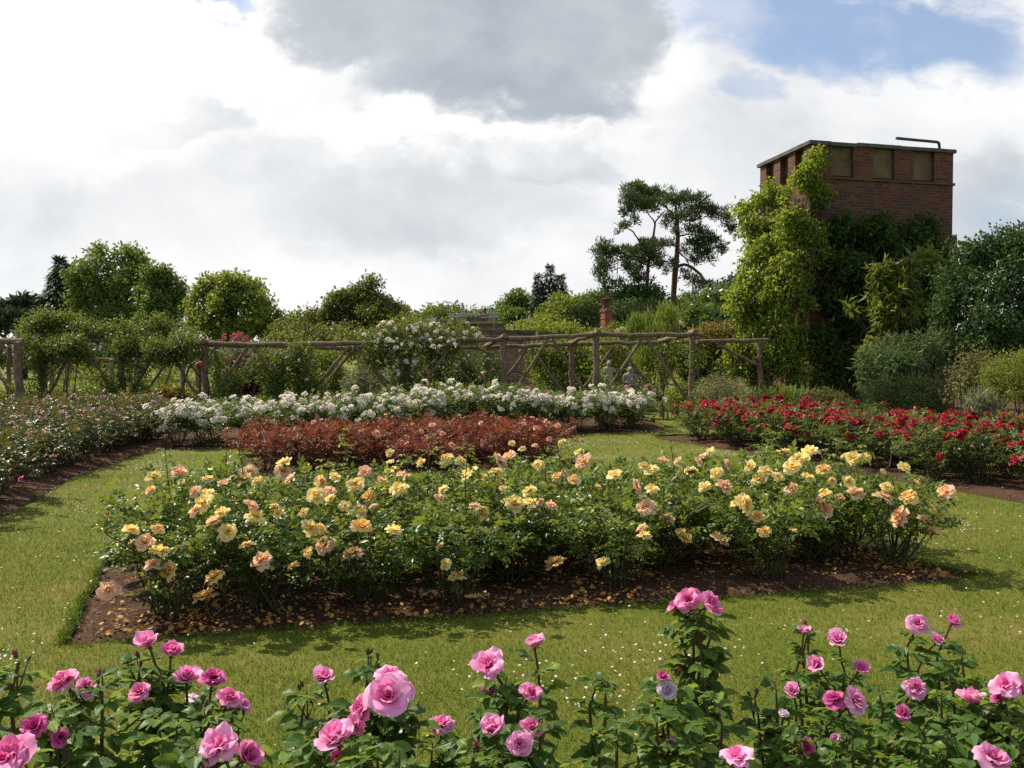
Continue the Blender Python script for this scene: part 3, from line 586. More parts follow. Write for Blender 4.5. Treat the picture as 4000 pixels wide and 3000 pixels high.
    gap = t.math('MULTIPLY', t.math('MULTIPLY', gap, t.mapr(n3, .36, .56, .55, 1.)), t.math('SUBTRACT', 1, big))
    # overhead and behind the camera the sky is mostly open blue
    rest = t.math('MAXIMUM', t.mapr(v, .42, .9), t.mapr(Y, .3, .1)); wisp = t.mapr(t.noise(tc.outputs['Generated'], 2.4, 6, .6), .48, .66, 0., .6)
    gap = t.math('ADD', t.math('MULTIPLY', gap, t.math('SUBTRACT', 1, rest)), t.math('MULTIPLY', rest, t.math('MULTIPLY', .66, t.math('SUBTRACT', 1, wisp))), clamp=True)
    cb = t.n('VectorMath', operation='SCALE'); t.L.new(col, cb.inputs[0]); cb.inputs['Scale'].default_value = 6.9
    blue = t.n('VectorMath', operation='MULTIPLY'); t.L.new(s.outputs[0], blue.inputs[0]); blue.inputs[1].default_value = (.66, .74, .86)
    m2 = t.n('MixRGB'); t.set(m2.inputs[0], t.math('MULTIPLY', gap, t.mapr(v, .42, .7, .8, 1.))); t.L.new(cb.outputs[0], m2.inputs[1]); t.L.new(blue.outputs[0], m2.inputs[2])
    bg = t.n('Background'); t.L.new(m2.outputs[0], bg.inputs['Color']); bg.inputs['Strength'].default_value = .1; o = t.n('OutputWorld'); t.L.new(bg.outputs[0], o.inputs['Surface'])
sky()
sc.view_settings.view_transform = 'Standard'; sc.view_settings.look = 'None'; sc.view_settings.exposure = .6; sc.view_settings.gamma = 1
sc.cycles.max_bounces = 6; sc.cycles.diffuse_bounces = 3; sc.cycles.glossy_bounces = 2; sc.cycles.transmission_bounces = 4; sc.cycles.caustics_reflective = False; sc.cycles.caustics_refractive = False
# ================================================================ BUILT THINGS
def wood(mb, p, q, r0, seed, r1=None, n=9, jit=.012):
    """a rustic larch pole with bark bumps and knots"""
    r = rg(seed); p = np.asarray(p, float); q = np.asarray(q, float); ts = np.linspace(0, 1, n)[:, None]; P = p + (q - p) * ts; P[1:-1] += r.normal(0, jit, (n - 2, 3))
    rr = np.linspace(r0, r1 or r0 * .9, n) * (1 + r.normal(0, .06, n)); tube(mb, P, rr, 10, 0)
    for k in range(3):
        f = r.random(); c = p + (q - p) * f; d = nrm(np.cross(q - p, r.normal(0, 1, 3))); tube(mb, [c + d * r0 * .7, c + d * r0 * 1.35], [r0 * .3, r0 * .22], 5)
def pole(name, p, q, r0, seed, par, **k): mb = MB(); wood(mb, p, q, r0, seed, **k); return mb.build(name, M['pole'], par, loc=par['_p'])

DF, DB = 22.0, 24.1
def gx(px, d): return (px - 2000) / FOC * d
front = [160, 477, 800, 1165, 1590, 1968, 2329, 2704]; fz = [1.85, 1.8, 1.74, 1.72, 1.78, 1.84, 1.93, 1.93]
fd = [22.4, 22.3, 22.2, 22.1, 22, 22, 22, 22.05]
back = [545, 848, 1210, 1560, 1903, 2233, 2585, 2968]; bz = [1.74, 1.72, 1.66, 1.64, 1.66, 1.74, 1.78, 1.83]
pg = thing('pergola', 'long rustic pergola of rough larch poles with crossed braces behind the white roses', 'pergola', (gx(1590, 22), 23, 0))
FP = [np.array([gx(p, d), d, 0]) for p, d in zip(front, fd)]; BP = [np.array([gx(p, DB), DB, 0]) for p in back]
def top(P, z): return P + [0, 0, z]
def row(PP, ZZ, s, over=.0, braces=None):
    for i, (P, z) in enumerate(zip(PP, ZZ)):
        pole('post', P - [0, 0, .1], top(P, z), .074, s + i, pg, r1=.066)
    for i in range(len(PP) - 1):
        a, b = top(PP[i], ZZ[i] + .02), top(PP[i + 1], ZZ[i + 1] + .02); e = (b - a) / np.linalg.norm(b - a)
        pole('beam', a - e * .1, b + e * .22, .055, s + 20 + i, pg, r1=.046, n=13, jit=.01)
        mid = (a + b) / 2 - [0, 0, .06]; lo1 = PP[i] + [0, -.05, .42]; lo2 = PP[i + 1] + [0, -.05, .42]
        if braces is None or i in braces:
            pole('brace', lo1 + e * .06, mid - e * .05 + [0, -.03, 0], .037, s + 40 + i, pg, n=7); pole('brace', lo2 - e * .06, mid + e * .05 + [0, -.03, 0], .037, s + 60 + i, pg, n=7)
row(FP, fz, 100); row(BP, bz, 200, braces=[0, 1, 2, 3, 4, 5])
b_, e_ = top(BP[7], bz[7]), top(BP[6], bz[6]); pole('brace', BP[7] + [-.02, -.05, 1.25], b_ + (e_ - b_) * .42 - [0, 0, .08], .045, 301, pg)
for i in range(8):
    d = BP[i] - FP[min(i + (1 if front[i] < back[i] - 200 else 0), 7)]
for a, za, b, zb in ((FP[0], fz[0], BP[0] - [1.6, 0, 0], 1.74), (FP[2], fz[2], BP[1], bz[1]), (FP[4], fz[4], BP[3], bz[3]), (FP[5], fz[5], BP[4], bz[4]), (FP[6], fz[6], BP[5], bz[5]), (FP[7], fz[7], BP[6], bz[6])):
    A, B = top(a, za + .07), top(b, zb + .07); e = nrm(B - A); pole('cross_beam', A - e * .2, B + e * .2, .058, int(a[0] * 10) + 400, pg)
# a second, nearer pergola end at the left edge and the posts of a farther one behind it
pl = thing('pergola', 'end of a thicker weathered pergola frame cut off by the left edge of the view', 'pergola', (gx(20, 21.5), 21.5, 0))
p0 = np.array([gx(72, 21.3), 21.3, 0]); pole('post', p0 - [0, 0, .1], top(p0, 1.78), .1, 501, pl)
pole('post', [gx(-60, 22.5), 22.5, -.1], [gx(-40, 22.5), 22.5, 1.75], .07, 502, pl); pole('post', [gx(30, 22.6), 22.6, -.1], [gx(38, 22.6), 22.6, 1.75], .05, 507, pl)
pole('beam', [gx(-420, 21.2), 21.2, 1.84], [gx(92, 21.35), 21.35, 1.8], .075, 503, pl, n=13); pole('beam', [gx(-400, 22.3), 22.3, 1.8], [gx(112, 22.3), 22.3, 1.84], .07, 504, pl)
pole('brace', [gx(-50, 22.4), 22.4, 1.6], [gx(60, 21.6), 21.6, .5], .05, 505, pl); pole('brace', [gx(10, 21.3), 21.3, 1.75], [gx(-60, 21.3), 21.3, .5], .05, 506, pl)
pf = thing('pergola', 'distant rustic pergola seen through the overgrown left bays of the near one', 'pergola', (gx(400, 30), 30, 0))
for i, px in enumerate((205, 262, 355, 440, 530, 620, 715, 772)):
    d = 29 + 2.5 * (i % 3); z = 1.25 + .1 * (i % 2); pole('post', [gx(px, d), d, -.1], [gx(px + (i % 3) * 4 - 4, d), d, z], .07, 520 + i, pf)
for i, (a, b, d) in enumerate(((235, 330, 30), (340, 540, 31), (520, 640, 32), (625, 730, 30))):
    pole('beam', [gx(a, d), d, 1.34], [gx(b, d), d, 1.32], .06, 540 + i, pf); pole('brace', [gx(a + 10, d), d, .4], [gx((a + b) / 2, d), d, 1.28], .04, 550 + i, pf)
bf = thing('ball_finial', 'round terracotta ball on a slim post in the left part of the pergola', 'finial', (gx(781, 23.2), 23.2, 0))
mb = MB(); c = at(781, 1425, 23.2); rr = .088
lathe(mb, [(max(.001, rr * math.sin(k * math.pi / 14)), -rr * math.cos(k * math.pi / 14)) for k in range(15)], c, 24); mb.build('ball', M['terracotta'], bf, loc=bf['_p'])
mb = MB(); lathe(mb, [(.028, 0), (.028, c[2] - rr - .05), (.045, c[2] - rr - .03), (.03, c[2] - rr + .01)], (c[0], 23.2, 0), 10); mb.build('post', M['pole'], bf, loc=bf['_p'])

# ---------------------------------------------------------------- the brick water tower
def tower():
    cz = at(3160, 548, 25)[2]; c0 = np.array([gx(3160, 25), 25, 0]); e1 = np.array([.9605, .2784, 0]); e2 = np.array([-.15, .9887, 0]); ez = np.array([0, 0, 1.]); ax = [e1, e2, ez]
    L1, L2 = 4.22, 3.2; tw = thing('water_tower', 'square red brick water tower with tan parapet panels wrapped in climbers', 'tower', c0)
    hp = .78; zt = cz - .09; zb = zt - hp
    mb = MB(); box(mb, (0, 0, -.2), (L1, L2, zb - .06), 0, ax, c0)
    # parapet: brick piers between recessed panels, on all four sides
    def piers(n, L, pw): g = (L - (n + 1) * pw) / n; return [(i * (pw + g), i * (pw + g) + pw) for i in range(n + 1)], g
    p1, g1 = piers(3, L1, .58); p2, g2 = piers(3, L2, .42); dp = .17
    for a, b in p1: box(mb, (a, 0, zb), (b, .3, zt), 0, ax, c0); box(mb, (a, L2 - .3, zb), (b, L2, zt), 0, ax, c0)
    for a, b in p2:
        a2, b2 = max(a, .303), min(b, L2 - .303)
        if b2 > a2: box(mb, (0, a2, zb), (.3, b2, zt), 0, ax, c0); box(mb, (L1 - .3, a2, zb), (L1, b2, zt), 0, ax, c0)
    box(mb, (.31, .31, zb - .02), (L1 - .31, L2 - .31, zt - .3), 0, ax, c0)
    mb.build('wall', M['brick'], tw, smooth=False, loc=c0)
    for i in range(3):
        a, b = p1[i][1], p1[i + 1][0]
        for y0, y1 in ((dp * .62, .27), (L2 - .27, L2 - dp * .6)):
            q = MB(); box(q, (a + .002, y0, zb + .05), (b - .002, y1, zt - .002), 0, ax, c0); q.build('panel', M['panel'], tw, smooth=False, loc=c0)
        a, b = p2[i][1], p2[i + 1][0]
        for x0, x1 in ((dp, .27), (L1 - .27, L1 - dp)):
            q = MB(); box(q, (x0, a + .002, zb + .05), (x1, b - .002, zt - .002), 0, ax, c0); q.build('panel', M['panel'], tw, smooth=False, loc=c0)
    q = MB(); box(q, (-.045, -.045, zb - .06), (L1 + .045, L2 + .045, zb), 0, ax, c0); q.build('string_course', M['brick'], tw, smooth=False, loc=c0)
    q = MB(); r = rg(2); x = -.065
    while x < L1 + .065:                                              # the coping is laid in separate flags, a little uneven
        w_ = min(r.uniform(.55, .8), L1 + .065 - x); dz = r.normal(0, .006); box(q, (x, -.065, zt + dz), (x + w_ - .006, .42, cz + dz), 0, ax, c0); box(q, (x, L2 - .42, zt + dz), (x + w_ - .006, L2 + .1, cz + dz), 0, ax, c0); x += w_
    y = .424
    while y < L2 - .43:
        w_ = min(r.uniform(.5, .8), L2 - .424 - y); dz = r.normal(0, .006); box(q, (-.065, y, zt + dz), (.42, y + w_ - .006, cz + dz), 0, ax, c0); box(q, (L1 - .42, y, zt + dz), (L1 + .065, y + w_ - .006, cz + dz), 0, ax, c0); y += w_
    q.build('coping', M['coping'], tw, smooth=False, loc=c0)
    q = MB(); o = c0 + e1 * (L1 - .3) + e2 * .2; k = o + ez * (cz + .2); f = k - e1 * 1.32 + ez * .045
    tube(q, [o + ez * (cz - .3), o + ez * (cz + .12), k - e1 * .02, k - e1 * .08 + ez * .02, f], .04, 8); q.build('overflow_pipe', M['lead'], tw, loc=c0)
    q = MB(); box(q, (L1 + .001, -.06, 0), (L1 + .1, .5, zb - 1.35), 0, ax, c0); box(q, (L1 - .55, -.085, 0), (L1 + .098, -.002, zb - 1.4), 0, ax, c0); q.build('buttress', M['brick'], tw, smooth=False, loc=c0)
tower()

# ---------------------------------------------------------------- walls, roofs and chimneys beyond the pergola
def wallthing(name, label, cat, px0, px1, top_, d0, d1, th=.35, mat='brick_old', cop=.1):
    a = at(px0, top_, d0); b = at(px1, top_, d1); e = b - a; L = np.linalg.norm(e[:2]); e1 = np.array([e[0] / L, e[1] / L, 0]); e2 = np.array([-e1[1], e1[0], 0]); H = a[2]
    t_ = thing(name, label, cat, (a[0], a[1], 0)); mb = MB(); box(mb, (0, 0, -.2), (L, th, H - cop), 0, [e1, e2, [0, 0, 1]], (a[0], a[1], 0)); mb.build('wall', M[mat], t_, smooth=False, loc=t_['_p'])
    mb = MB(); x = 0; r = rg(int(px0))
    while x < L: w_ = min(r.uniform(.5, .9), L - x); box(mb, (x, -.07, H - cop + r.normal(0, .004) + .003), (x + w_ - .006, th + .07, H + r.normal(0, .008)), 0, [e1, e2, [0, 0, 1]], (a[0], a[1], 0)); x += w_
    mb.build('coping', M['coping'], t_, smooth=False, loc=t_['_p']); return t_, (np.array([a[0], a[1], 0]), e1, e2, H, L)
wallthing('garden_wall', 'tall brown brick garden wall end behind the open pergola bays', 'wall', 1800, 2092, 1288, 33, 33.5)
wallthing('garden_wall', 'lower brick garden wall running on behind the leafy shrubs', 'wall', 2098, 2360, 1301, 34.5, 35.5)
bt, (o, e1, e2, H, L) = wallthing('brick_building', 'low brick building with a dark parapet under the scaffolding', 'building', 1735, 2083, 1262, 46, 47, th=5)
q = MB(); box(q, (-.3, .4, H), (L * .62, 4.5, H + .3), 0, [e1, e2, [0, 0, 1]], o); q.build('roof', M['slate'], bt, smooth=False, loc=bt['_p'])
def stack(name, label, px, top_, bot, d, wpx, mat, pots, cap=.08, rot=.45):
    k = d / FOC; w = wpx * k / 2; c = at(px, top_, d); b = at(px, bot, d); t_ = thing(name, label, 'chimney', (c[0], d, 0)); e1 = np.array([math.cos(rot), math.sin(rot), 0]); e2 = np.array([-e1[1], e1[0], 0]); ax = [e1, e2, [0, 0, 1]]; o = (c[0], d, 0)
    w *= .78; mb = MB(); zt = c[2]; H = zt - b[2]; box(mb, (-w, -w, max(0, b[2] - 2)), (w, w, zt - .42 * H), 0, ax, o); box(mb, (-w * 1.1, -w * 1.1, zt - .42 * H), (w * 1.1, w * 1.1, zt - .36 * H), 0, ax, o); box(mb, (-w * .98, -w * .98, zt - .36 * H), (w * .98, w * .98, zt - .12 * H), 0, ax, o); box(mb, (-w * 1.14, -w * 1.14, zt - .12 * H), (w * 1.14, w * 1.14, zt - .04 * H), 0, ax, o)
    sk = mb.build('stack', M[mat], t_, smooth=False, loc=t_['_p'])
    mb = MB(); lathe(mb, [(w * 1.5, zt - .04 * H), (w * 1.3, zt), (w * .8, zt + .05 * H), (.01, zt + .06 * H)], o, 4); mb.build('flaunching', M['coping'], t_, smooth=False, loc=t_['_p'])
    for dx, hp, rr in pots:
        mb = MB(); h = hp * k; r_ = rr * k; oo = np.array(o) + e1 * dx * w
        lathe(mb, [(r_ * 1.1, zt - .02), (r_ * 1.1, zt + .1 * h), (r_ * .95, zt + .15 * h), (r_ * .86, zt + .86 * h), (r_ * 1.08, zt + .88 * h), (r_ * 1.08, zt + .97 * h), (r_ * .9, zt + h), (r_ * .7, zt + h), (r_ * .7, zt + .8 * h)], oo, 14); mb.build('chimney_pot', M['potred'], sk, loc=t_['_p'])
    return t_
stack('chimney', 'dark red brick chimney with two tall red pots above the pergola', 2368, 1208, 1300, 36, 40, 'brick_chim', [(-.42, 42, 8.5), (.3, 43, 10)])
stack('chimney', 'squat chimney with a pale capped top inside the scaffolding', 1887, 1229, 1260, 47.5, 48, 'brick_old', [(-.5, 9, 5), (.45, 25, 5)])
def scaffold():
    d = 46.5; t_ = thing('scaffold', 'grey tube scaffolding standing around the far squat chimney', 'scaffolding', (gx(1860, d), d, 0))
    def tb(name, p, q, r=.028, mat='steel'): mb = MB(); tube(mb, [p, q], r, 6); mb.build(name, M[mat], t_, loc=t_['_p'])
    for px, tp, dd in ((1757, 1206, 46), (1764, 1226, 46.8), (1805, 1182, 46), (1809, 1184, 46.9), (1800, 1230, 48), (1816, 1212, 48), (1883, 1204, 49), (1930, 1208, 46.1), (1936, 1205, 49), (1779, 1230, 49)):
        b = at(px, 1264, dd); tb('upright', [b[0], dd, b[2] - .3], at(px, tp, dd))
    for a, b, y, dd in ((1753, 1818, 1228, 46), (1753, 1818, 1238, 46), (1753, 1945, 1232, 49), (1755, 1940, 1246, 49), (1880, 1948, 1240, 46.1), (1800, 1945, 1226, 48), (1756, 1800, 1252, 46.8)): tb('ledger', at(a, y, dd), at(b, y - 2, dd))
    tb('diagonal', at(1921, 1231, 46.2), at(1911, 1206, 46.2), .05)
    for a, b, y, dd in ((1905, 1940, 1256, 46.3), (1908, 1936, 1247, 46.3)):
        p, q = at(a, y, dd), at(b, y, dd); mb = MB(); box(mb, (p[0], dd, p[2]), (q[0], dd + .05, p[2] + .1)); mb.build('toe_board', M['board'], t_, smooth=False, loc=t_['_p'])
    p, q = at(1752, 1264, 46), at(1945, 1264, 46); mb = MB(); box(mb, (p[0], 45.7, p[2]), (q[0], 45.95, p[2] + .09)); mb.build('deck', M['board'], t_, smooth=False, loc=t_['_p'])
scaffold()

# ---------------------------------------------------------------- stone figures
def statue(name, label, px, top_, d, H, armless, seed):
    c = at(px, top_, d); z0 = c[2] - H; t_ = thing(name, label, 'statue', (c[0], d, 0)); mb = MB(); r = rg(seed); ns = 22
    # draped standing figure, one continuous surface from hem to crown: (height, half width, half depth, sideways, forward)
    S = [(0, .19, .15, 0, 0), (.06, .19, .15, 0, 0), (.2, .165, .135, .0, 0), (.36, .155, .125, .012, 0), (.48, .15, .125, .02, 0), (.56, .12, .1, .012, 0), (.63, .115, .095, 0, .005), (.7, .14, .11, -.005, .01), (.765, .165, .095, -.008, .005), (.8, .15, .08, -.008, 0), (.825, .07, .06, -.008, 0), (.85, .045, .047, -.005, -.005), (.868, .05, .058, 0, -.012), (.9, .066, .078, .004, -.02), (.94, .07, .085, .006, -.015), (.975, .055, .068, .006, -.005), (1.0, .012, .015, .006, 0)]
    V = []; 
    for z, a, b, sx, sy in S:
        for k in range(ns):
            t = k * 6.283 / ns; fold = 1 + (.07 * math.sin(t * 6 + z * 5) * max(0, 1 - z / .6) if z < .6 else 0); nose = .02 * math.exp(-((t - 4.71) / .22) ** 2) * math.exp(-((z - .905) / .018) ** 2)
            V.append([sx + a * math.cos(t) * fold, sy + (b * fold + nose) * math.sin(t), z])
    V = np.array(V) * [H, H, H] + [c[0], d, z0]; F = [[i * ns + k, i * ns + (k + 1) % ns, (i + 1) * ns + (k + 1) % ns, (i + 1) * ns + k] for i in range(len(S) - 1) for k in range(ns)]; mb.add(V, F)
    o = np.array([c[0], d, z0])
    for s in (-1, 1):
        if armless and s > 0: tube(mb, [o + H * np.array([.14 * s, 0, .76]), o + H * np.array([.18 * s, -.01, .68])], [.045 * H, .04 * H], 8); continue
        tube(mb, [o + H * np.array(p) for p in ([.135 * s, 0, .77], [.18 * s, -.01, .68], [.175 * s, -.05, .58], [.1 * s, -.13, .56 + .06 * (s > 0)], [.03 * s, -.15, .58 + .08 * (s > 0)])], np.array([.042, .042, .036, .03, .024]) * H, 8)
    mb.build('figure', M['stone'], t_, loc=t_['_p'])
    mb = MB(); box(mb, (c[0] - .2 * H, d - .2 * H, z0 - .1 * H), (c[0] + .2 * H, d + .2 * H, z0)); box(mb, (c[0] - .17 * H, d - .17 * H, 0), (c[0] + .17 * H, d + .17 * H, z0 - .1 * H - .001)); mb.build('plinth', M['stone'], t_, smooth=False, loc=t_['_p'])
statue('statue', 'slim weathered stone statue behind the second pergola bay from the right', 2378, 1408, 25.6, .95, True, 1)
statue('statue', 'broad draped stone statue right of the slimmer one behind the pergola', 2461, 1432, 25.4, .92, False, 2)
# ================================================================ ROSE BEDS
def bush_meshes(prefix, seeds, leafm, **kw):
    out = []
    for s in seeds:
        st, fo, tips = rose_bush(s, **kw); out.append((st.mesh(prefix + '_stem', M['cane']), fo.mesh(prefix + '_foliage', M[leafm]), tips))
    return out
def put_bush(name, label, group, var, x, y, rot, s=1.0, sz=None):
    th = thing(name, label, 'rose bush', (x, y, 0), group); st, fo, tips = var; sc_ = (s, s, sz or s)
    link('foliage', fo, th, (x, y, 0), (0, 0, rot), sc_); link('stem', st, th, (x, y, 0), (0, 0, rot), sc_)
    c, n = math.cos(rot), math.sin(rot); Rm = np.array([[c, -n, 0], [n, c, 0], [0, 0, 1]])
    return th, [((Rm @ (p * np.array(sc_))) + [x, y, 0], Rm @ d) for p, d in tips]
ORD = ['leftmost', 'second', 'third', 'fourth', 'fifth', 'sixth', 'seventh', 'eighth', 'ninth', 'tenth', 'eleventh', 'twelfth']

# ---------------------------------------------------------------- the yellow bed in the middle
YB = {k: [bloom_mesh('bloom_' + k, 60 + i + 7 * j, FLAT, YEL[k], 5, 4, .075, loose=1.3) for j in range(3)] + [bloom_mesh('bloom_' + k, 90 + i, OPEN, YEL[k], 5, 4, .08, loose=1.6)] for i, k in enumerate('ypa')}
YBUD = bud_mesh('bud', YEL['a'])
def yellow_bed():
    r = rg(71); var = bush_meshes('rose', range(300, 306), 'leaf_yellow', H=.66, Rad=.4, canes=9, lats=4, leaf=.05, nodes=6, low=.3, young=.3)
    lowv = bush_meshes('rose', range(310, 313), 'leaf_yellow', H=.67, Rad=.4, canes=9, lats=4, leaf=.05, nodes=7, low=.12, young=.2)
    spots = []
    for row, v in enumerate((.42, .98, 1.5, 2.0)):
        for k in range(10):
            u = .52 + k * .57 + r.normal(0, .07) + (.25 if row % 2 else 0)
            if row == 0 and k in (4, 6, 8): v_ = v + .4
            else: v_ = v
            if u > 5.72: u = 5.68
            p = A0 + U * u + W * (v_ + r.normal(0, .06)); spots.append([p[0], p[1], row, k])
    B = []
    for x, y, row, k in spots:
        g = None
        if row == 0:
            nm = ORD[k]; lab = f'yellow rose bush, {nm}{"" if k == 0 else " from the left"} in the centre bed front row'.replace(' from the left in the', ' from left in the')
            if k == 9: lab = 'yellow and peach rose bush at the right front corner of the centre bed'
        else: lab = 'yellow rose bush in the crowded rows behind the front row of the centre bed'
        th, tips = put_bush('rose_bush', lab, 'yellow rose bushes in the centre bed', (lowv[k % 3] if row == 0 else var[(k * 3 + row) % 6]), x, y, r.uniform(0, 6.28), r.uniform(.95, 1.1), r.uniform(.86, 1.14) * (.98 if row == 0 else 1.02)); B.append((th, x, y, row, tips))
    bl = []
    def crop(ox, oy, s):
        for e in s.replace('\n', ' ').split():
            a, b, c, k = e.split(','); bl.append((ox + float(a) / 1.58, oy + float(b) / 1.58, float(c) / 1.58, k))
    crop(200, 1600, '640,425,95,y 790,390,80,p 970,435,65,y 615,505,60,a 890,510,70,p 965,525,80,y 950,580,105,y 895,630,75,p 1055,640,75,y 1010,700,95,p 490,750,85,y 580,825,95,p 665,880,95,y 630,965,85,p 740,1000,110,a 1015,1040,105,a 945,1165,115,a 360,1120,100,p 1305,945,105,p 1210,850,80,a 1255,670,100,y 1230,600,80,p 1405,640,65,y 1085,760,90,y 1590,735,100,y 1660,740,70,a 1690,840,105,p 1870,900,125,p 1910,730,110,a 2115,755,95,y 1880,470,110,y 1630,535,95,y 1720,505,70,p 1810,600,70,y 1725,555,60,y 2150,500,95,y 1440,340,90,y 1430,390,90,p 1220,395,90,p 1200,440,90,y 1280,450,70,y 1480,435,70,p 1935,390,70,p 1660,450,70,a 1750,420,60,y 1500,975,75,a 1590,885,65,y 2095,330,45,y 2090,270,45,y 1575,355,45,p 1070,460,70,p 655,745,70,a 1380,600,50,p 1560,640,50,y 1990,600,45,p')
    crop(1500, 1600, '370,500,65,y 535,405,110,y 390,310,70,y 475,335,80,y 710,325,90,p 780,290,70,p 690,390,70,a 620,425,50,y 955,345,60,y 1235,330,90,p 1205,270,60,y 1100,205,50,y 930,225,40,p 855,245,40,y 790,210,40,y 900,510,80,y 800,590,105,y 600,640,95,y 905,585,90,y 970,575,45,p 1030,600,70,p 735,490,45,y 560,600,60,p 620,745,40,p 1060,960,110,a 1355,950,85,y 450,1040,90,y 385,955,65,y 350,850,50,p 1165,440,70,a 1425,410,80,y 1545,490,105,p 1655,500,75,y 1605,355,65,y 1650,385,90,y 1725,320,60,p 1615,610,100,p 1745,680,85,p 1595,740,60,p 1610,785,70,y 1845,790,90,a 2070,810,90,p 1110,400,50,p 1940,325,50,p 1815,320,50,p 2050,400,70,y 2100,480,80,p 2180,590,70,y 2015,275,70,y 2110,340,60,p 755,930,45,y 230,330,55,y 140,420,45,p 1320,480,40,a')
    crop(2600, 1500, '525,515,80,y 615,550,85,y 690,575,70,y 735,430,70,y 895,425,85,y 820,475,105,y 780,520,90,y 1120,450,60,y 1165,465,80,y 1235,455,60,y 975,535,80,a 875,585,75,y 1025,600,45,a 1130,605,70,y 1175,685,100,p 985,680,70,y 970,765,115,p 1345,710,110,p 1455,825,115,p 1500,705,85,a 1470,520,75,y 1340,545,40,p 1735,670,95,p 1660,810,95,a 1595,845,80,p 1650,920,105,a 480,745,110,y 570,825,75,a 610,915,70,a 325,545,60,y 360,635,80,p 245,640,70,y 1360,640,60,y 790,910,40,a')
    buds = [(400 + 20, 2010), (915, 1876), (1453, 2088), (745, 2160), (2360, 2080), (3483, 1770), (3560, 1925), (640, 2130), (1945, 1900), (2200, 1840), (2900, 1800), (1330, 1905)]
    extra = {}
    def attach(px, py, low_ok=True):
        q = at(px, py, 7.); zt = r.uniform(.68, .76); Yt = 7. * (zt - CAMH) / (q[2] - CAMH); pt = at(px, py, Yt); vv = float(np.dot(pt - A0, W))
        if vv > .2:                                            # on top of the bushes
            i = min(range(len(B)), key=lambda k: (B[k][1] - pt[0]) ** 2 + (B[k][2] - pt[1]) ** 2); return (0, i, pt)
        fr = [k for k in range(len(B)) if B[k][3] == 0]          # on the front face of the front row
        best = None
        for i in fr:
            th, x, y, row, tips = B[i]; Y = y - r.uniform(.36, .44); p = at(px, py, Y); c = abs(p[0] - x)
            if best is None or c < best[0]: best = (c, i, p)
        return best
    def stem_to(i, p, d):
        th, x, y = B[i][:3]; mb = extra.setdefault(i, MB()); b0 = np.array([x + r.normal(0, .04), y + r.normal(0, .04), .04]); e = p - nrm(np.array(d)) * .02; L = e - b0
        mid = b0 + L * np.array([.5, .5, .62]) ; k2 = e - nrm(np.array(d)) * .1
        tube(mb, [b0, mid, (mid + k2) / 2 + [0, 0, .01], k2, e], [.006, .005, .0045, .0036, .003], 5)
    for px, py, D, k in bl:
        c, i, p = attach(px, py); Y = p[1]; size = D * Y / FOC / 2 * r.uniform(.86, .98); th = B[i][0]
        d = nrm(np.array([r.normal(0, .45), r.uniform(-.75, .05), r.uniform(.35, 1.0)])); stem_to(i, p, d)
        o = link('bloom', YB[k][r.integers(4)], th, p, None, min(size * 1.36, .09)); face(o, d, r.uniform(0, 6.28))
    for px, py in buds:
        c, i, p = attach(px, py); d = nrm(np.array([r.normal(0, .25), r.normal(0, .25), 1.])); stem_to(i, p, d); o = link('bud', YBUD, B[i][0], p, None, .022); face(o, d)
    # half-hidden blooms deeper in the rows
    for i, (th, x, y, row, tips) in enumerate(B):
        for q in range(2 if row else 1):
            p, d = tips[r.integers(len(tips))]
            if p[2] < .4: continue
            k = 'ypa'[r.choice(3, p=[.45, .35, .2])]; o = link('bloom', YB[k][r.integers(4)], th, p + [0, 0, .04], None, r.uniform(.042, .064)); face(o, nrm(d + [0, -.25, .5]), r.uniform(0, 6.28))
        # upright young shoots with drooping pale leaves
        mb = MB(); n = r.integers(1, 3) if row else r.integers(0, 2)
        for q in range(n):
            a = r.uniform(0, 6.28); b0 = np.array([x + .12 * math.cos(a), y + .12 * math.sin(a), .35]); h = r.uniform(.68, .8) + (.04 if row > 1 else 0) + (.2 if row > 0 and r.random() < .22 else 0); e = np.array([x + .2 * math.cos(a) + r.normal(0, .05), y + .2 * math.sin(a), h])
            cur = np.array([b0, (b0 + e) / 2 + r.normal(0, .02, 3), e]); tube(extra.setdefault(i, MB()), cur, [.005, .004, .003], 5)
            m = 16; ts = r.uniform(.2, 1, m) ** .6; P = b0 + (e - b0) * ts[:, None]; aa = r.uniform(0, 6.28, m); D = np.stack([np.cos(aa), np.sin(aa), r.uniform(-.5, .45, m)], 1); compound(mb, LEAF, r, P, D, np.tile([0, 0, 1.], (m, 1)), r.uniform(.03, .045, m), np.full(m, .8))
        if n: mb.build('shoot_foliage', M['leaf_yellow'], th, loc=th['_p'])
    for i, mb in extra.items(): mb.build('flower_stem', M['stem_green'], B[i][0], loc=B[i][0]['_p'])
yellow_bed()

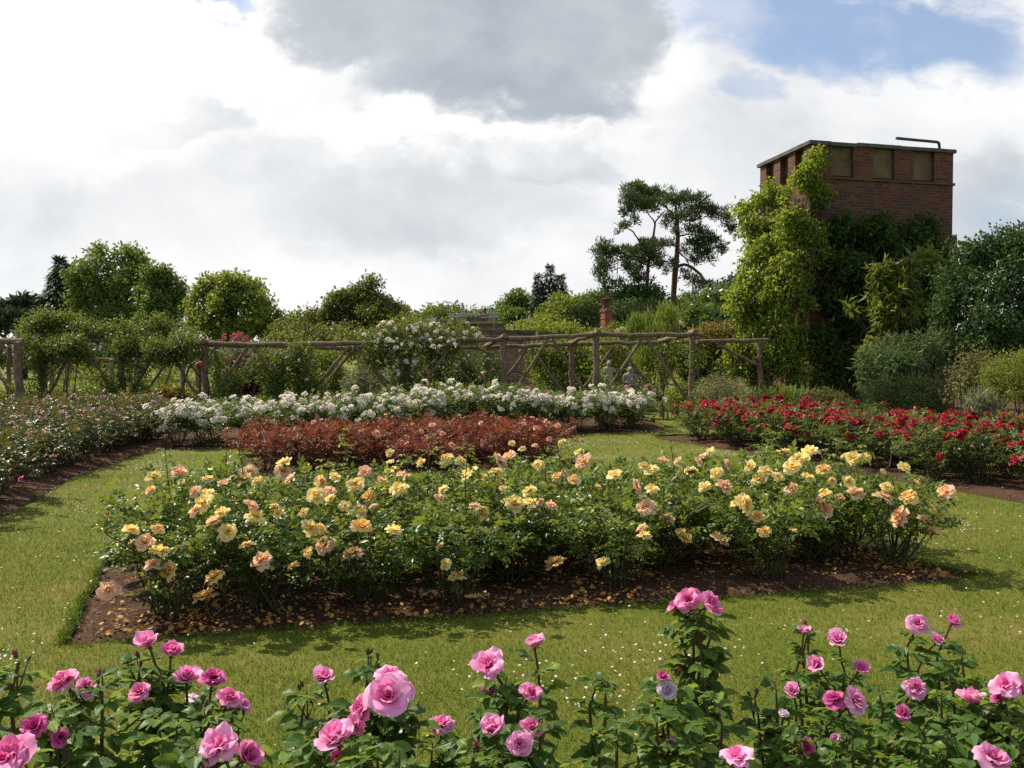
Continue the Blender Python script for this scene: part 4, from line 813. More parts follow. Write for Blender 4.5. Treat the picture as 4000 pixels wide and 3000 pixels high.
# ---------------------------------------------------------------- the pink roses nearest the camera
PB = {'o': lambda m, s: bloom_mesh('bloom', s, OPEN, PINK[m], 7, 7, .06 + .04 * (s % 3), loose=1.2 + .5 * (s % 2)), 'f': lambda m, s: bloom_mesh('bloom', s, FLAT, PINK[m], 7, 6, .06 + .04 * (s % 3), loose=1.2 + .6 * (s % 2)), 'c': lambda m, s: bloom_mesh('bloom', s, CUPB, PINK[m], 7, 7, .05 + .03 * (s % 3), loose=1. + .7 * (s % 2))}
PBL = {(t, m): [PB[t](m, 700 + 13 * i + 5 * j + ord(t)) for j in range(4)] for t in 'ofc' for i, m in enumerate('plmw')}
PBUD = {m: bud_mesh('bud', PINK[m], k) for k, m in enumerate('pm')}; GBUD = bud_mesh('bud', M['stem_green'], 9)
def pink_bush(label, base, blooms, shoots, d0, seed, leaf=.064, dens=1., tilt=0.):
    """blooms: (px, py, width px, distance, shape, colour, dir x, dir y, dir z); shoots: (px, py, distance, bud colour or -)"""
    r = rg(seed); bx, by = base; th = thing('rose_bush', label, 'rose bush', (bx, by, 0), 'pink rose bushes in the near bed'); st, fo = MB(), MB()
    tips = []
    for px, py, wpx, d, shp, col, dx, dy, dz in blooms:
        p = at(px, py, d); D = nrm(np.array([dx, dy, dz]) + r.normal(0, .08, 3)); size = wpx * d / FOC / 2
        o = link('bloom', PBL[shp, col][r.integers(4)], th, p, None, size / (1.0 if shp != 'c' else .78)); face(o, D, r.uniform(0, 6.28)); tips.append((p - D * size * .3, D, True))
    for px, py, d, bd in shoots:
        p = at(px, py, d); tips.append((p, nrm(np.array([r.normal(0, .15), r.normal(0, .15), 1.])), False))
        if bd != '-':
            for q in range(1 if bd in 'pm' else 2):
                D = nrm(np.array([r.normal(0, .3), r.normal(0, .3), 1.])); o = link('bud', PBUD[bd] if bd in PBUD else GBUD, th, p + D * .012 + r.normal(0, .006, 3), None, .017 if bd in PBUD else .014); face(o, D)
            for q in range(3):
                D = nrm(np.array([r.normal(0, .6), r.normal(0, .5), 1.])); p2 = p + r.normal(0, .016, 3) - [0, 0, .018]; o = link('bud', GBUD, th, p2, None, r.uniform(.009, .013)); face(o, D); tube(st, [p - [0, 0, .07], p2 - D * .004], [.0022, .0018], 5)
    for p, D, isb in tips:
        b0 = np.array([bx + (p[0] - bx) * .72 + r.normal(0, .03), by + (p[1] - by) * .72 + r.normal(0, .03), 0]); k = np.array([p[0] * .8 + b0[0] * .2, p[1] * .8 + b0[1] * .2, p[2] * .6]) + r.normal(0, .02, 3); e = p - D * (.12 if isb else .08)
        ts = np.linspace(0, 1, 9)[:, None]; cur = (1 - ts) ** 2 * b0 + 2 * ts * (1 - ts) * k + ts ** 2 * e; cur = np.vstack([cur, (e + p) / 2 + r.normal(0, .003, 3), p]); tube(st, cur, np.r_[np.linspace(.0075, .004, 9), (.0034, .0024)[not isb], (.003, .0012)[not isb]], 7)
        L = np.linalg.norm(p - b0); n = int(L / .05 * dens); f = 1 - (1 - .36) * np.linspace(.09 if isb else .0, 1, n) ** 1.; f = np.clip(f + r.normal(0, .015, n), .1, .975); i = f * 9.9; i0 = i.astype(int); P = cur[i0] + (cur[np.minimum(i0 + 1, 10)] - cur[i0]) * (i - i0)[:, None]
        a = np.cumsum(np.full(n, 2.4)) + r.normal(0, .4, n); D2 = np.stack([np.cos(a), np.sin(a), r.uniform(.0, .55, n) - .35 * (1 - f)], 1); N = np.stack([-np.cos(a) * .25, -np.sin(a) * .25, np.ones(n)], 1) + r.normal(0, .25, (n, 3))
        top_ = np.clip((f - .7) / .3, 0, 1); Ls = leaf * (1 - .42 * top_) * r.uniform(.75, 1.12, n)
        for q0 in range(n): tube(st, [P[q0], P[q0] + nrm(D2[q0]) * Ls[q0] * .75 - [0, 0, .06 * Ls[q0] * 3]], [.0018, .001], 4, cap=False)
        compound(fo, LEAFH, r, P, D2, N, Ls, np.clip(r.beta(2, 3, n) * .6 + .3 * (r.random(n) < .12) + top_ * .12, 0, 1), .42)
    fo.build('foliage', M['leaf_pink'], th, loc=th['_p']); st.build('stem', M['stem_red'], th, loc=th['_p']); return th
pink_bush('pink rose bush with a red bud and deep magenta blooms at the left edge', (-.98, 2.15), [(255, 2668, 130, 2.35, 'o', 'p', -.3, -.35, .8), (335, 2690, 90, 2.4, 'f', 'l', .5, -.3, .7), (140, 2840, 120, 2.05, 'o', 'm', -.2, -.6, .55), (235, 2880, 90, 2.1, 'o', 'm', .6, -.5, .4), (40, 2975, 190, 1.75, 'f', 'p', 0, -.5, .8)], [(65, 2590, 2.2, 'm'), (400, 2640, 2.3, 'm'), (-30, 2640, 2.2, '-'), (200, 2760, 2.1, '-'), (300, 2700, 2.4, 'm'), (100, 2900, 1.9, '-')], 2.2, 801)
pink_bush('pink rose bush with a high pair of blooms below the yellow bed corner', (-.68, 2.3), [(583, 2523, 95, 2.5, 'c', 'l', -.1, -.3, .9), (668, 2560, 85, 2.5, 'c', 'p', .2, -.3, .9), (548, 2708, 95, 2.4, 'o', 'p', -.2, -.45, .8), (728, 2658, 92, 2.5, 'c', 'l', .1, -.3, .9), (830, 2655, 95, 2.55, 'f', 'm', .1, -.3, .95), (895, 2732, 105, 2.5, 'o', 'p', .3, -.4, .8), (950, 2755, 62, 2.5, 'o', 'l', .6, -.3, .6), (760, 2740, 70, 2.75, 'f', 'w', .3, .2, .7), (860, 2925, 170, 2.0, 'o', 'l', -.1, -.5, .8), (955, 2965, 120, 2.0, 'c', 'p', .5, -.5, .5)], [(533, 2570, 2.5, 'm'), (800, 2770, 2.3, 'g'), (905, 2800, 2.3, 'g'), (620, 2780, 2.2, '-'), (700, 2800, 2.1, '-'), (760, 2900, 2.0, '-'), (660, 2680, 2.5, '-')], 2.3, 802, )
pink_bush('pink rose bush with the largest cluster of three open blooms left of centre', (-.3, 2.25), [(1268, 2662, 88, 2.5, 'c', 'l', 0, -.35, .9), (1515, 2725, 168, 2.1, 'f', 'l', .15, -.75, .6), (1520, 2655, 120, 2.18, 'o', 'l', .2, -.2, .9), (1420, 2775, 120, 2.15, 'o', 'p', -.6, -.5, .55), (1395, 2830, 90, 2.12, 'o', 'p', -.5, -.7, .1), (1580, 2700, 90, 2.2, 'o', 'l', .7, -.2, .6), (1318, 2900, 135, 2.05, 'c', 'l', -.2, -.4, .9), (1315, 2965, 60, 2.05, 'c', 'm', 0, -.5, .6)], [(1440, 2560, 2.3, 'g'), (1200, 2700, 2.4, 'g'), (1245, 2880, 2.1, 'g'), (1480, 2880, 2.0, '-'), (1560, 2930, 1.95, '-'), (1400, 2930, 2.0, '-')], 2.25, 803)
pink_bush('spindly pink rose with one small flat bloom showing yellow stamens', (-.12, 2.5), [(1722, 2842, 102, 2.3, 'f', 'l', 0, -.2, 1.)], [(1690, 2900, 2.3, '-')], 2.4, 804)
pink_bush('pink rose bush with stacked blooms and a single cup on top near the centre', (.02, 2.35), [(1915, 2605, 118, 2.4, 'f', 'l', -.3, -.5, .75), (2088, 2528, 78, 2.6, 'c', 'l', -.1, -.2, 1.), (2072, 2712, 98, 2.35, 'o', 'p', .1, -.6, .7), (1925, 2700, 78, 2.45, 'c', 'l', -.2, -.5, .7), (1930, 2868, 108, 2.15, 'c', 'l', -.2, -.4, .85), (2075, 2848, 100, 2.2, 'o', 'p', .3, -.45, .8), (2030, 2905, 98, 2.1, 'f', 'l', 0, -.8, .45)], [(1980, 2640, 2.4, '-'), (1850, 2920, 2.1, 'm'), (2120, 2800, 2.2, '-'), (1880, 2780, 2.25, '-'), (1960, 2950, 2.0, '-')], 2.35, 805)
pink_bush('rose bush of bare leafy shoots without flowers right of centre', (.38, 2.55), [], [(2330, 2650, 2.5, '-'), (2375, 2660, 2.5, '-'), (2400, 2780, 2.4, '-'), (2350, 2850, 2.35, '-')], 2.55, 806, leaf=.05)
pink_bush('tallest pink rose stem topped by a double bloom beside the yellow bed edge', (.62, 2.6), [(2690, 2352, 108, 2.9, 'o', 'p', -.3, -.55, .75), (2765, 2365, 112, 2.88, 'f', 'p', .4, -.5, .75), (2650, 2375, 60, 2.92, 'c', 'p', -.7, -.2, .5), (2602, 2698, 75, 2.55, 'c', 'w', 0, -.8, .4), (2590, 2650, 42, 2.55, 'c', 'm', -.1, -.2, 1), (2622, 2912, 48, 2.4, 'c', 'l', 0, -.6, .4)], [(2655, 2655, 2.55, 'm'), (2730, 2440, 2.85, 'g'), (2560, 2760, 2.45, '-'), (2780, 2720, 2.6, '-'), (2680, 2800, 2.4, '-'), (2720, 2900, 2.35, '-')], 2.6, 807)
pink_bush('single low pink bloom at the bottom edge between tall rose and right group', (.6, 2.1), [(2878, 2968, 118, 2.35, 'o', 'l', 0, -.35, .95)], [(2920, 3020, 2.3, '-')], 2.3, 808)
pink_bush('pink rose bush with a magenta bud top and many half-open blooms on the right', (1.0, 2.9), [(3140, 2478, 50, 3.1, 'c', 'l', .1, -.2, 1.), (3278, 2512, 78, 3.1, 'c', 'l', -.2, -.4, .8), (3195, 2605, 75, 3.0, 'c', 'l', -.5, -.4, .6), (3355, 2618, 68, 3.05, 'c', 'p', .1, -.6, .7), (3098, 2708, 62, 2.9, 'c', 'l', -.2, -.6, .7), (3262, 2738, 92, 2.75, 'o', 'm', -.3, -.5, .7), (3335, 2742, 98, 2.75, 'f', 'l', .4, -.5, .7), (3060, 2798, 42, 2.8, 'c', 'w', 0, -.3, .6), (3140, 2920, 60, 2.6, 'c', 'm', .2, -.7, .3), (3255, 2885, 40, 2.7, 'c', 'l', 0, -.6, .4)], [(3158, 2470, 3.1, 'm'), (2945, 2715, 2.9, 'm'), (3030, 2660, 2.9, '-'), (3080, 2820, 2.7, '-'), (3200, 2680, 2.9, '-'), (3100, 2860, 2.6, '-'), (3200, 2840, 2.6, '-'), (3330, 2860, 2.6, '-'), (3260, 2960, 2.5, '-'), (3430, 2680, 2.85, '-')], 2.9, 809, leaf=.055)
pink_bush('pink rose bush with two high blooms side by side at the right edge', (1.36, 2.95), [(3583, 2442, 92, 3.15, 'o', 'l', 0, -.65, .75), (3715, 2440, 68, 3.2, 'c', 'p', .1, -.4, .9), (3655, 2510, 58, 3.2, 'c', 'l', .2, -.3, .7), (3572, 2695, 92, 2.85, 'f', 'l', -.1, -.75, .6), (3525, 2790, 62, 2.8, 'c', 'p', -.2, -.6, .6), (3797, 2748, 96, 2.85, 'c', 'l', 0, -.3, .95), (3930, 2685, 110, 2.75, 'o', 'l', -.1, -.6, .7), (3990, 2700, 80, 2.75, 'o', 'm', .5, -.5, .6), (3905, 2735, 45, 2.75, 'c', 'm', -.3, -.5, .6), (3868, 2972, 150, 2.3, 'o', 'l', 0, -.55, .85)], [(3600, 2620, 3.0, '-'), (3760, 2540, 3.1, '-'), (3720, 2620, 3.0, 'g'), (3640, 2780, 2.7, '-'), (3700, 2860, 2.6, '-'), (3500, 2860, 2.6, '-'), (3600, 2880, 2.55, '-'), (3780, 2820, 2.65, '-'), (3980, 2830, 2.6, '-'), (3560, 2960, 2.45, '-'), (3850, 2640, 2.9, '-'), (3680, 2700, 2.9, '-')], 2.95, 810)

# ---------------------------------------------------------------- copper-leaved bed
def scatter_bed(poly, step, seed, jit=.12, inset=.25, lim=None):
    r = rg(seed); P = np.array(poly); lo, hi = P.min(0), P.max(0); out = []
    n = int(np.hypot(*(hi - lo)) / step) + 2
    c = (lo + hi) / 2
    for i in range(-n, n):
        for j in range(-n, n):
            p = c + U[:2] * (i + .5 * (j % 2)) * step + W[:2] * j * step + r.normal(0, jit * step, 2); out.append(p)
    q = np.array(out); d = np.min(np.linalg.norm(q[:, None] - P[None], axis=2), axis=1); k = inpoly(q[:, 0], q[:, 1], poly) & (d > inset)
    if lim: k &= np.array([lim(*p) for p in q])
    return q[k]
def copper():
    r = rg(81); var = bush_meshes('rose', range(320, 324), 'leaf_copper', H=.5, Rad=.37, canes=9, lats=4, leaf=.045, nodes=7, low=.1, young=.25)
    bl = [bloom_mesh('bloom', 820 + k, OPEN, M['petal_coral'], 4, 4, .07, loose=1.3) for k in range(2)]; B = []
    for x, y in scatter_bed(BEDS['copper'], .56, 4, inset=.22):
        th, tips = put_bush('rose_bush', 'copper-red leaved rose bush in the low bed behind the yellow roses', 'copper-leaved rose bushes behind the yellow bed', var[r.integers(4)], x, y, r.uniform(0, 6.28), r.uniform(.9, 1.15), r.uniform(.68, 1.3)); B.append((th, x, y))
        if r.random() < .7: p, d = tips[r.integers(len(tips))]; o = link('bloom', bl[r.integers(2)], th, p + [0, 0, .05], None, r.uniform(.03, .05)); face(o, nrm(d + [0, -.5, .5]), r.uniform(0, 6.28))
    for a, b, w in ((105, 1250, 55), (575, 1260, 40), (685, 1285, 70), (280, 1370, 60), (345, 1370, 55), (1005, 1265, 45), (1085, 1220, 55), (1160, 1280, 48), (1225, 1365, 62), (1435, 1205, 40), (1740, 1210, 45), (1835, 1245, 62), (1925, 1220, 62), (1990, 1225, 50), (2160, 1335, 45), (1900, 1190, 35), (500, 1330, 35)):
        px, py = 1100 + a / 1.843, 1000 + b / 1.843
        th, x, y = min(B, key=lambda t: abs(at(px, py, t[2])[0] - t[1]) + abs(at(px, py, t[2])[2] - .6) * 3); p = at(px, py, y - .25); o = link('bloom', bl[r.integers(2)], th, p, None, w / 1.843 * y / FOC / 2.1); face(o, nrm(np.array([r.normal(0, .4), -.6, .8])), r.uniform(0, 6.28))
        mb = MB(); tube(mb, [(x, y, .05), ((x + p[0]) / 2, (y + p[1]) / 2, p[2] * .6), p], [.005, .004, .003], 5); mb.build('flower_stem', M['stem_red'], th, loc=th['_p'])
copper()

# ---------------------------------------------------------------- white, left pink and dark red beds
WC = [cluster_mesh('flower_truss', 850 + k, M['petal_white'], n=6 + k % 3) for k in range(4)]
def white_bed():
    r = rg(91); var = bush_meshes('rose', range(330, 334), 'leaf_white', H=.8, Rad=.48, canes=9, lats=5, leaf=.055, nodes=6, low=.05, young=.25)
    E = [gp(640, 1757), gp(900, 1751), gp(1500, 1728), gp(2000, 1706), gp(2250, 1697), gp(2590, 1683)]; xs = [e[0] for e in E]; ys = [e[1] for e in E]; n = 0; B = []
    for row, (off, st) in enumerate(((.5, .62), (1.15, .66), (1.85, .7))):
        for x in np.arange(-5.6 + .2 * row, 2.9, st):
            x += r.normal(0, .08); y = np.interp(x, xs, ys) + off + r.normal(0, .1); B.append((row, x, y))
    k = 0
    for row, x, y in sorted(B):
        g = 'white rose bushes in the long bed before the pergola'
        lab = 'white rose bush in the front row of the long bed along the pergola' if row == 0 else 'white rose bush behind the front row of the long bed along the pergola'
        px = 2000 + x / y * FOC; hs = np.interp(px, [600, 850, 1100, 1500, 1900, 2200, 2450, 2750], [.8, .95, .95, 1.1, 1.12, 1.05, .98, 1.0]) * r.uniform(.92, 1.1)
        th, tips = put_bush('rose_bush', lab, g, var[r.integers(4)], x, y, r.uniform(0, 6.28), r.uniform(.95, 1.15), hs); 
        T_ = sorted([t for t in tips if t[0][2] > .2], key=lambda t: t[0][1] - .55 * t[0][2] + r.normal(0, .12))
        for p, d in T_[:(20 if row == 0 else 13)]:
            if r.random() < .12: continue
            o = link('flower_truss', WC[r.integers(4)], th, p + nrm(d) * .05, None, r.uniform(.06, .108)); face(o, nrm(d + [0, -.5, .6]), r.uniform(0, 6.28))
white_bed()
def left_bed():
    r = rg(95); var = bush_meshes('rose', range(340, 344), 'leaf_left', H=.68, Rad=.46, canes=10, lats=4, leaf=.05, nodes=6, low=.05, young=.3)
    bl = [bloom_mesh('bloom', 860 + k, OPEN, M['petal_rose'], 4, 4, .07) for k in range(2)]; pk = [PBL['c', 'p'][0], PBL['o', 'm'][0]]; B = []
    E = [gp(0, 2035), gp(290, 1868), gp(500, 1793), gp(580, 1768)]
    ey = [4.6, 7.0] + [e[1] for e in E]; ex = [-3.7, -4.3] + [e[0] for e in E]
    for y in np.arange(5.6, 20.5, .62):
        for j in range(7):
            xe = np.interp(min(y, 16), ey, ex); x = xe - .62 - j * .66 + r.normal(0, .08); yy = y + r.normal(0, .08) - j * .18
            px = 2000 + x / yy * FOC
            if px < -1000 or (y > 16 and j > 8): continue
            if yy > 17.2 and px > 640: continue
            B.append((x, yy, j))
    things = []
    for x, y, j in B:
        near = y < 10.6
        lab = 'dark leafy pink rose bush at the lawn edge of the left bed' if j == 0 else 'bronze-tinged pink rose bush filling the left bed behind its edge row'
        th, tips = put_bush('rose_bush', lab, 'pink rose bushes in the left bed', var[r.integers(4)], x, y, r.uniform(0, 6.28), r.uniform(.95, 1.15), r.uniform(.92, 1.15) * (1.05 if y > 13 else .98)); things.append((th, x, y))
        far = y > 13
        for p, d in tips:
            if p[2] > .5 and r.random() < (.3 if far else .07): o = link('bloom', bl[r.integers(2)], th, p + [0, 0, .04], None, r.uniform(.026, .042)); face(o, nrm(d + [0, -.4, .4]), r.uniform(0, 6.28))
    for a, b, w, m in ((580, 1340, 72, 0), (750, 1305, 62, 0), (800, 1350, 62, 0), (230, 1580, 75, 1), (500, 1050, 50, 2), (220, 880, 40, 2), (920, 1095, 55, 2), (990, 1065, 50, 2), (800, 910, 55, 2), (940, 935, 60, 2), (890, 890, 62, 2), (1090, 830, 60, 2), (1000, 810, 55, 2), (1280, 890, 55, 2), (1290, 850, 45, 2), (1170, 900, 50, 2), (1390, 960, 55, 2), (1540, 970, 55, 2), (1430, 990, 45, 2), (1690, 1040, 55, 2), (1770, 945, 50, 2), (1700, 960, 45, 2), (1590, 1000, 45, 2), (1790, 1110, 50, 2), (1650, 1090, 45, 2), (1045, 1020, 35, 2), (1075, 1070, 50, 2), (840, 1210, 45, 2), (1190, 1190, 40, 2), (1220, 1020, 35, 2), (1470, 1110, 40, 2), (110, 1480, 45, 2), (490, 1330, 40, 2), (370, 1370, 45, 2), (950, 1140, 40, 2)):
        px, py = a / 2.765, 1300 + b / 2.765; th, x, y = min(things, key=lambda t: abs(at(px, py, t[2])[0] - t[1]) + abs(at(px, py, t[2] - .2)[2] - (.55 if m == 2 else .45)) * 2.5)
        p = at(px, py, y - .2); o = link('bloom', bl[r.integers(2)] if m == 2 else pk[m], th, p, None, w / 2.765 * y / FOC / 2.1); face(o, nrm(np.array([r.normal(0, .4), -.6, .7])), r.uniform(0, 6.28))
left_bed()
RC = [cluster_mesh('flower_truss', 870 + k, M['petal_red'], n=6 + k % 2, size=.45, spread=.7) for k in range(3)]
def red_bed():
    r = rg(97); var = bush_meshes('rose', range(350, 354), 'leaf_red', H=.66, Rad=.45, canes=9, lats=4, leaf=.052, nodes=6, low=.08, young=.3)
    S = [(p[0], p[1]) for p in scatter_bed(BEDS['red'], .64, 6, inset=.45)]
    for x, y in sorted(S, key=lambda p: p[1]):
        px = 2000 + x / y * FOC
        if px > 4350: continue
        near = y < 12.2
        lab = 'dark red rose bush in the near end of the right-hand bed' if near else 'dark red rose bush in the far stretch of the right-hand bed'
        th, tips = put_bush('rose_bush', lab, 'dark red rose bushes in the right bed', var[r.integers(4)], x, y, r.uniform(0, 6.28), r.uniform(.95, 1.15), r.uniform(.9, 1.12) * (1.12 if near else 1.))
        for p, d in tips:
            if p[2] > .3 and r.random() < .34: o = link('flower_truss', RC[r.integers(3)], th, p + nrm(d) * .05, None, r.uniform(.06, .1)); face(o, nrm(d + [0, -.4, .6]), r.uniform(0, 6.28))
red_bed()
# ================================================================ CLIMBERS AND SHRUBS
pw = plant('wisteria', 'bright yellow-green wisteria cascading down the sunny corner of the brick tower', 'climber',
 [(3165, 660, 24.85, 50, 70), (3120, 735, 24.9, 60, 60), (3185, 760, 24.8, 40, 60), (3020, 770, 26, 60, 50), (2995, 800, 26.5, 60, 60), (2935, 830, 26.5, 60, 60), (3100, 850, 25, 90, 70), (3010, 880, 25.6, 110, 80), (2920, 920, 26, 60, 70), (3150, 930, 24.8, 70, 60), (3060, 970, 25, 100, 70), (2960, 1010, 25.3, 100, 80), (2900, 1060, 25.4, 40, 70), (3110, 1050, 24.7, 90, 50), (2950, 1130, 25, 80, 90), (3030, 1110, 24.8, 60, 60), (2925, 1230, 25, 55, 90), (2985, 1290, 24.8, 60, 70), (3040, 1230, 24.6, 40, 60), (2900, 1330, 25, 35, 60), (3050, 1370, 24.4, 70, 60), (3100, 1420, 24.3, 70, 60), (2960, 1400, 24.6, 60, 50), (2900, 1450, 24.4, 50, 30), (3000, 1480, 24.2, 90, 45), (3130, 1470, 24.2, 60, 50), (3030, 1530, 24.1, 70, 30), (2900, 1180, 25.2, 60, 80), (2890, 1390, 24.6, 50, 80), (3010, 1180, 24.7, 70, 70), (3000, 1370, 24.4, 70, 80), (3080, 1310, 24.5, 50, 60), (3150, 1200, 24.6, 40, 60), (3140, 1380, 24.4, 50, 60), (2960, 1550, 24.2, 60, 40), (3220, 990, 24.8, 50, 60), (3120, 1080, 24.4, 60, 60), (3090, 1170, 24.4, 50, 50), (3120, 1280, 24.4, 50, 50), (3060, 1040, 24.5, 70, 50)],
 'wisteria', 30000, .115, 901, lump=4, lsz=.55, trunk=.09, stemname='trunk', base=(7.05, 24.55), per=14, cs=.12, shell=.45, rough=.5, up=.1, droop=.75, outd=.45, rn=.6, T=LEAFN if False else leaf_t(.24, .06, .25))
mb = MB()
for s, (p, q) in enumerate((((3075, 1560, 24.2), (3090, 1180, 24.6)), ((3040, 1570, 24.1), (2960, 1340, 24.4)), ((3110, 1560, 24.3), (3150, 1100, 24.7)), ((2935, 1420, 24.2), (2985, 1360, 24.2)))):
    a, b = at(*p), at(*q); a[2] = max(0, a[2]) if s < 3 else a[2]; r = rg(s); ts = np.linspace(0, 1, 8)[:, None]; P = a + (b - a) * ts; P[1:-1] += r.normal(0, .05, (6, 3)); tube(mb, P, np.linspace(.07, .03, 8), 7)
mb.build('limb', M['bark'], pw, loc=pw['_p'])
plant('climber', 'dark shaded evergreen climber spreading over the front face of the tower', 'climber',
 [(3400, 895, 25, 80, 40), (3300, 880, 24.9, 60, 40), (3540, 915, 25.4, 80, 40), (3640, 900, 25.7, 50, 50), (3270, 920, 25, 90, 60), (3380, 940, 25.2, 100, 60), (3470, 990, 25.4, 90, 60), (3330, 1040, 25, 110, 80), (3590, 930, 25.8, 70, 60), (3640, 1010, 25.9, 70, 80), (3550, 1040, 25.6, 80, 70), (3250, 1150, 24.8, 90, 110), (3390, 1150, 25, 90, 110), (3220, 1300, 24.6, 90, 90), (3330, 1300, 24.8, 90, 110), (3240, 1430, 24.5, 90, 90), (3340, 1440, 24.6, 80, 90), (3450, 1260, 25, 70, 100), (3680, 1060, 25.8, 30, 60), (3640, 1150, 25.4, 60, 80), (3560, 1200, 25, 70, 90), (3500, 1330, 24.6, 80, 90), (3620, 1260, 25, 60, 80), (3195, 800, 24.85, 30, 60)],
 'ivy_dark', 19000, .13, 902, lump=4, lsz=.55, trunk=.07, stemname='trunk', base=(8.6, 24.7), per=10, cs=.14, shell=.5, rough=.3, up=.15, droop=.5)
plant('evergreen_shrub', 'evergreen shrub with rosettes of long yellow-green leaves against the dark climber', 'shrub',
 [(3460, 1050, 23.3, 55, 18), (3530, 1035, 23.5, 60, 20), (3500, 1085, 23.4, 80, 22), (3440, 1095, 23.2, 40, 20), (3600, 1020, 23.8, 60, 20), (3640, 995, 24, 45, 18), (3470, 1140, 23.2, 70, 22), (3540, 1130, 23.4, 50, 20), (3430, 1210, 23, 50, 20), (3500, 1220, 23.1, 70, 25), (3560, 1190, 23.3, 40, 22), (3450, 1250, 23, 50, 20), (3400, 1360, 22.6, 35, 25), (3440, 1320, 22.8, 40, 22), (3330, 1200, 23.4, 40, 20)],
 'loquat', 1900, .27, 903, trunk=.06, stemname='trunk', base=(8.9, 23.6), per=9, cs=.06, shell=.3, up=.1, droop=.25, outd=.3, rn=.35, T=leaf_t(.13, .05, .3))
plant('evergreen_bush', 'large glossy dark evergreen bush at the right edge beside the tower', 'bush',
 [(3990, 960, 20.5, 110, 90), (3900, 985, 20.4, 90, 60), (3950, 1010, 20.5, 150, 100), (3830, 1020, 20.5, 120, 90), (3730, 1130, 20.3, 90, 90), (3850, 1150, 20, 140, 120), (4010, 1160, 20, 140, 150), (3680, 1180, 20.2, 70, 60), (3740, 1260, 20, 100, 90), (3880, 1290, 19.7, 130, 120), (3760, 1380, 19.7, 80, 80), (4020, 1340, 19.6, 120, 130), (3850, 1420, 19.5, 110, 100), (3700, 1400, 19.8, 40, 50), (4150, 1050, 20.5, 150, 150), (4150, 1300, 20, 150, 180)],
 'holly', 30000, .085, 904, lump=4, lsz=.55, trunk=.1, stemname='trunk', per=10, cs=.13, shell=.55, rough=.3, up=.25, droop=.1, rn=.8, T=leaf_t(.3, .1, .1))
plant('buddleia', 'rounded grey-green shrub with long felted leaves before the dark bush', 'shrub',
 [(3560, 1360, 19.5, 130, 70), (3640, 1340, 19.6, 70, 60), (3450, 1420, 19.3, 70, 70), (3530, 1450, 19.2, 110, 60), (3420, 1490, 19.2, 50, 60), (3620, 1430, 19.4, 90, 70), (3500, 1520, 19.1, 80, 60)],
 'buddleia', 6500, .14, 905, lump=3, lsz=.6, per=8, cs=.09, shell=.6, rough=.25, up=.5, droop=.1, outd=.9, rn=.5, T=leaf_t(.11, .04, .25))
plant('yew_mound', 'low dark clipped mound in front of the grey-green shrub', 'shrub', [(3530, 1540, 18.3, 150, 70), (3450, 1560, 18.2, 80, 70), (3620, 1550, 18.3, 80, 75), (3540, 1600, 18.1, 150, 60)], 'yew', 15000, .055, 906, per=9, cs=.07, shell=.75, rough=.14, up=.4, T=LEAFN)
plant('golden_shrub', 'fine-leaved golden green shrub at the right edge behind the dark red roses', 'shrub', [(3950, 1450, 15.2, 100, 65), (4040, 1430, 15.2, 90, 75), (3890, 1480, 15.1, 55, 50), (3960, 1520, 15, 110, 60), (4080, 1530, 15, 90, 70)], 'gold', 9500, .06, 907, per=9, cs=.07, shell=.6, rough=.25, up=.5, T=LEAFN)
plant('brown_shrub', 'thin brownish twiggy shrub between the dark bush and the golden one', 'shrub', [(3770, 1450, 16.5, 55, 70), (3810, 1510, 16.4, 50, 60), (3740, 1520, 16.5, 35, 45), (3840, 1420, 16.6, 40, 50)], 'brownish', 1700, .06, 908, per=6, cs=.1, shell=.3, up=.3)
plant('strap_plant', 'clump of pale strap-like leaves at the foot of the golden shrub', 'plant', [(3815, 1600, 14.6, 40, 30), (3860, 1605, 14.5, 35, 30)], 'silver', 260, .24, 909, per=7, cs=.1, shell=.2, up=.0, droop=-1.4, outd=.3, rn=.4, T=STRAP)
plant('low_shrub', 'low bronze-green bushy shrub between the red roses and the tower foot', 'shrub', [(3220, 1560, 18.8, 70, 35), (3270, 1580, 18.6, 50, 35), (3170, 1590, 18.7, 50, 30)], 'brownish', 4200, .05, 910, per=8, cs=.06, shell=.6, up=.5)
plant('strap_plant', 'green strap-leaved clump below the wisteria behind the red roses', 'plant', [(3050, 1580, 20.6, 60, 25), (3120, 1590, 20.4, 60, 25), (3190, 1600, 20.2, 40, 20)], 'shrub', 700, .3, 911, per=7, cs=.12, shell=.2, up=.0, droop=-1.2, outd=.3, rn=.4, T=STRAP)
plant('low_shrub', 'small mixed green shrub just behind the middle of the dark red roses', 'shrub', [(3330, 1610, 17.2, 60, 30), (3400, 1625, 17, 50, 28), (3080, 1610, 19.3, 60, 25), (2990, 1560, 20.3, 40, 30)], 'shrub_dark', 3200, .055, 912, per=8, cs=.07, shell=.5, up=.5)
plant('cloud_plant', 'airy mound of tiny cream flowers under the last pergola post', 'plant', [(2830, 1520, 21.4, 90, 45), (2760, 1530, 21.4, 50, 45), (2900, 1540, 21.3, 45, 35), (2800, 1490, 21.5, 40, 25)], 'cloudplant', 8500, .024, 913, per=6, cs=.09, shell=.4, up=.5, rn=1.)

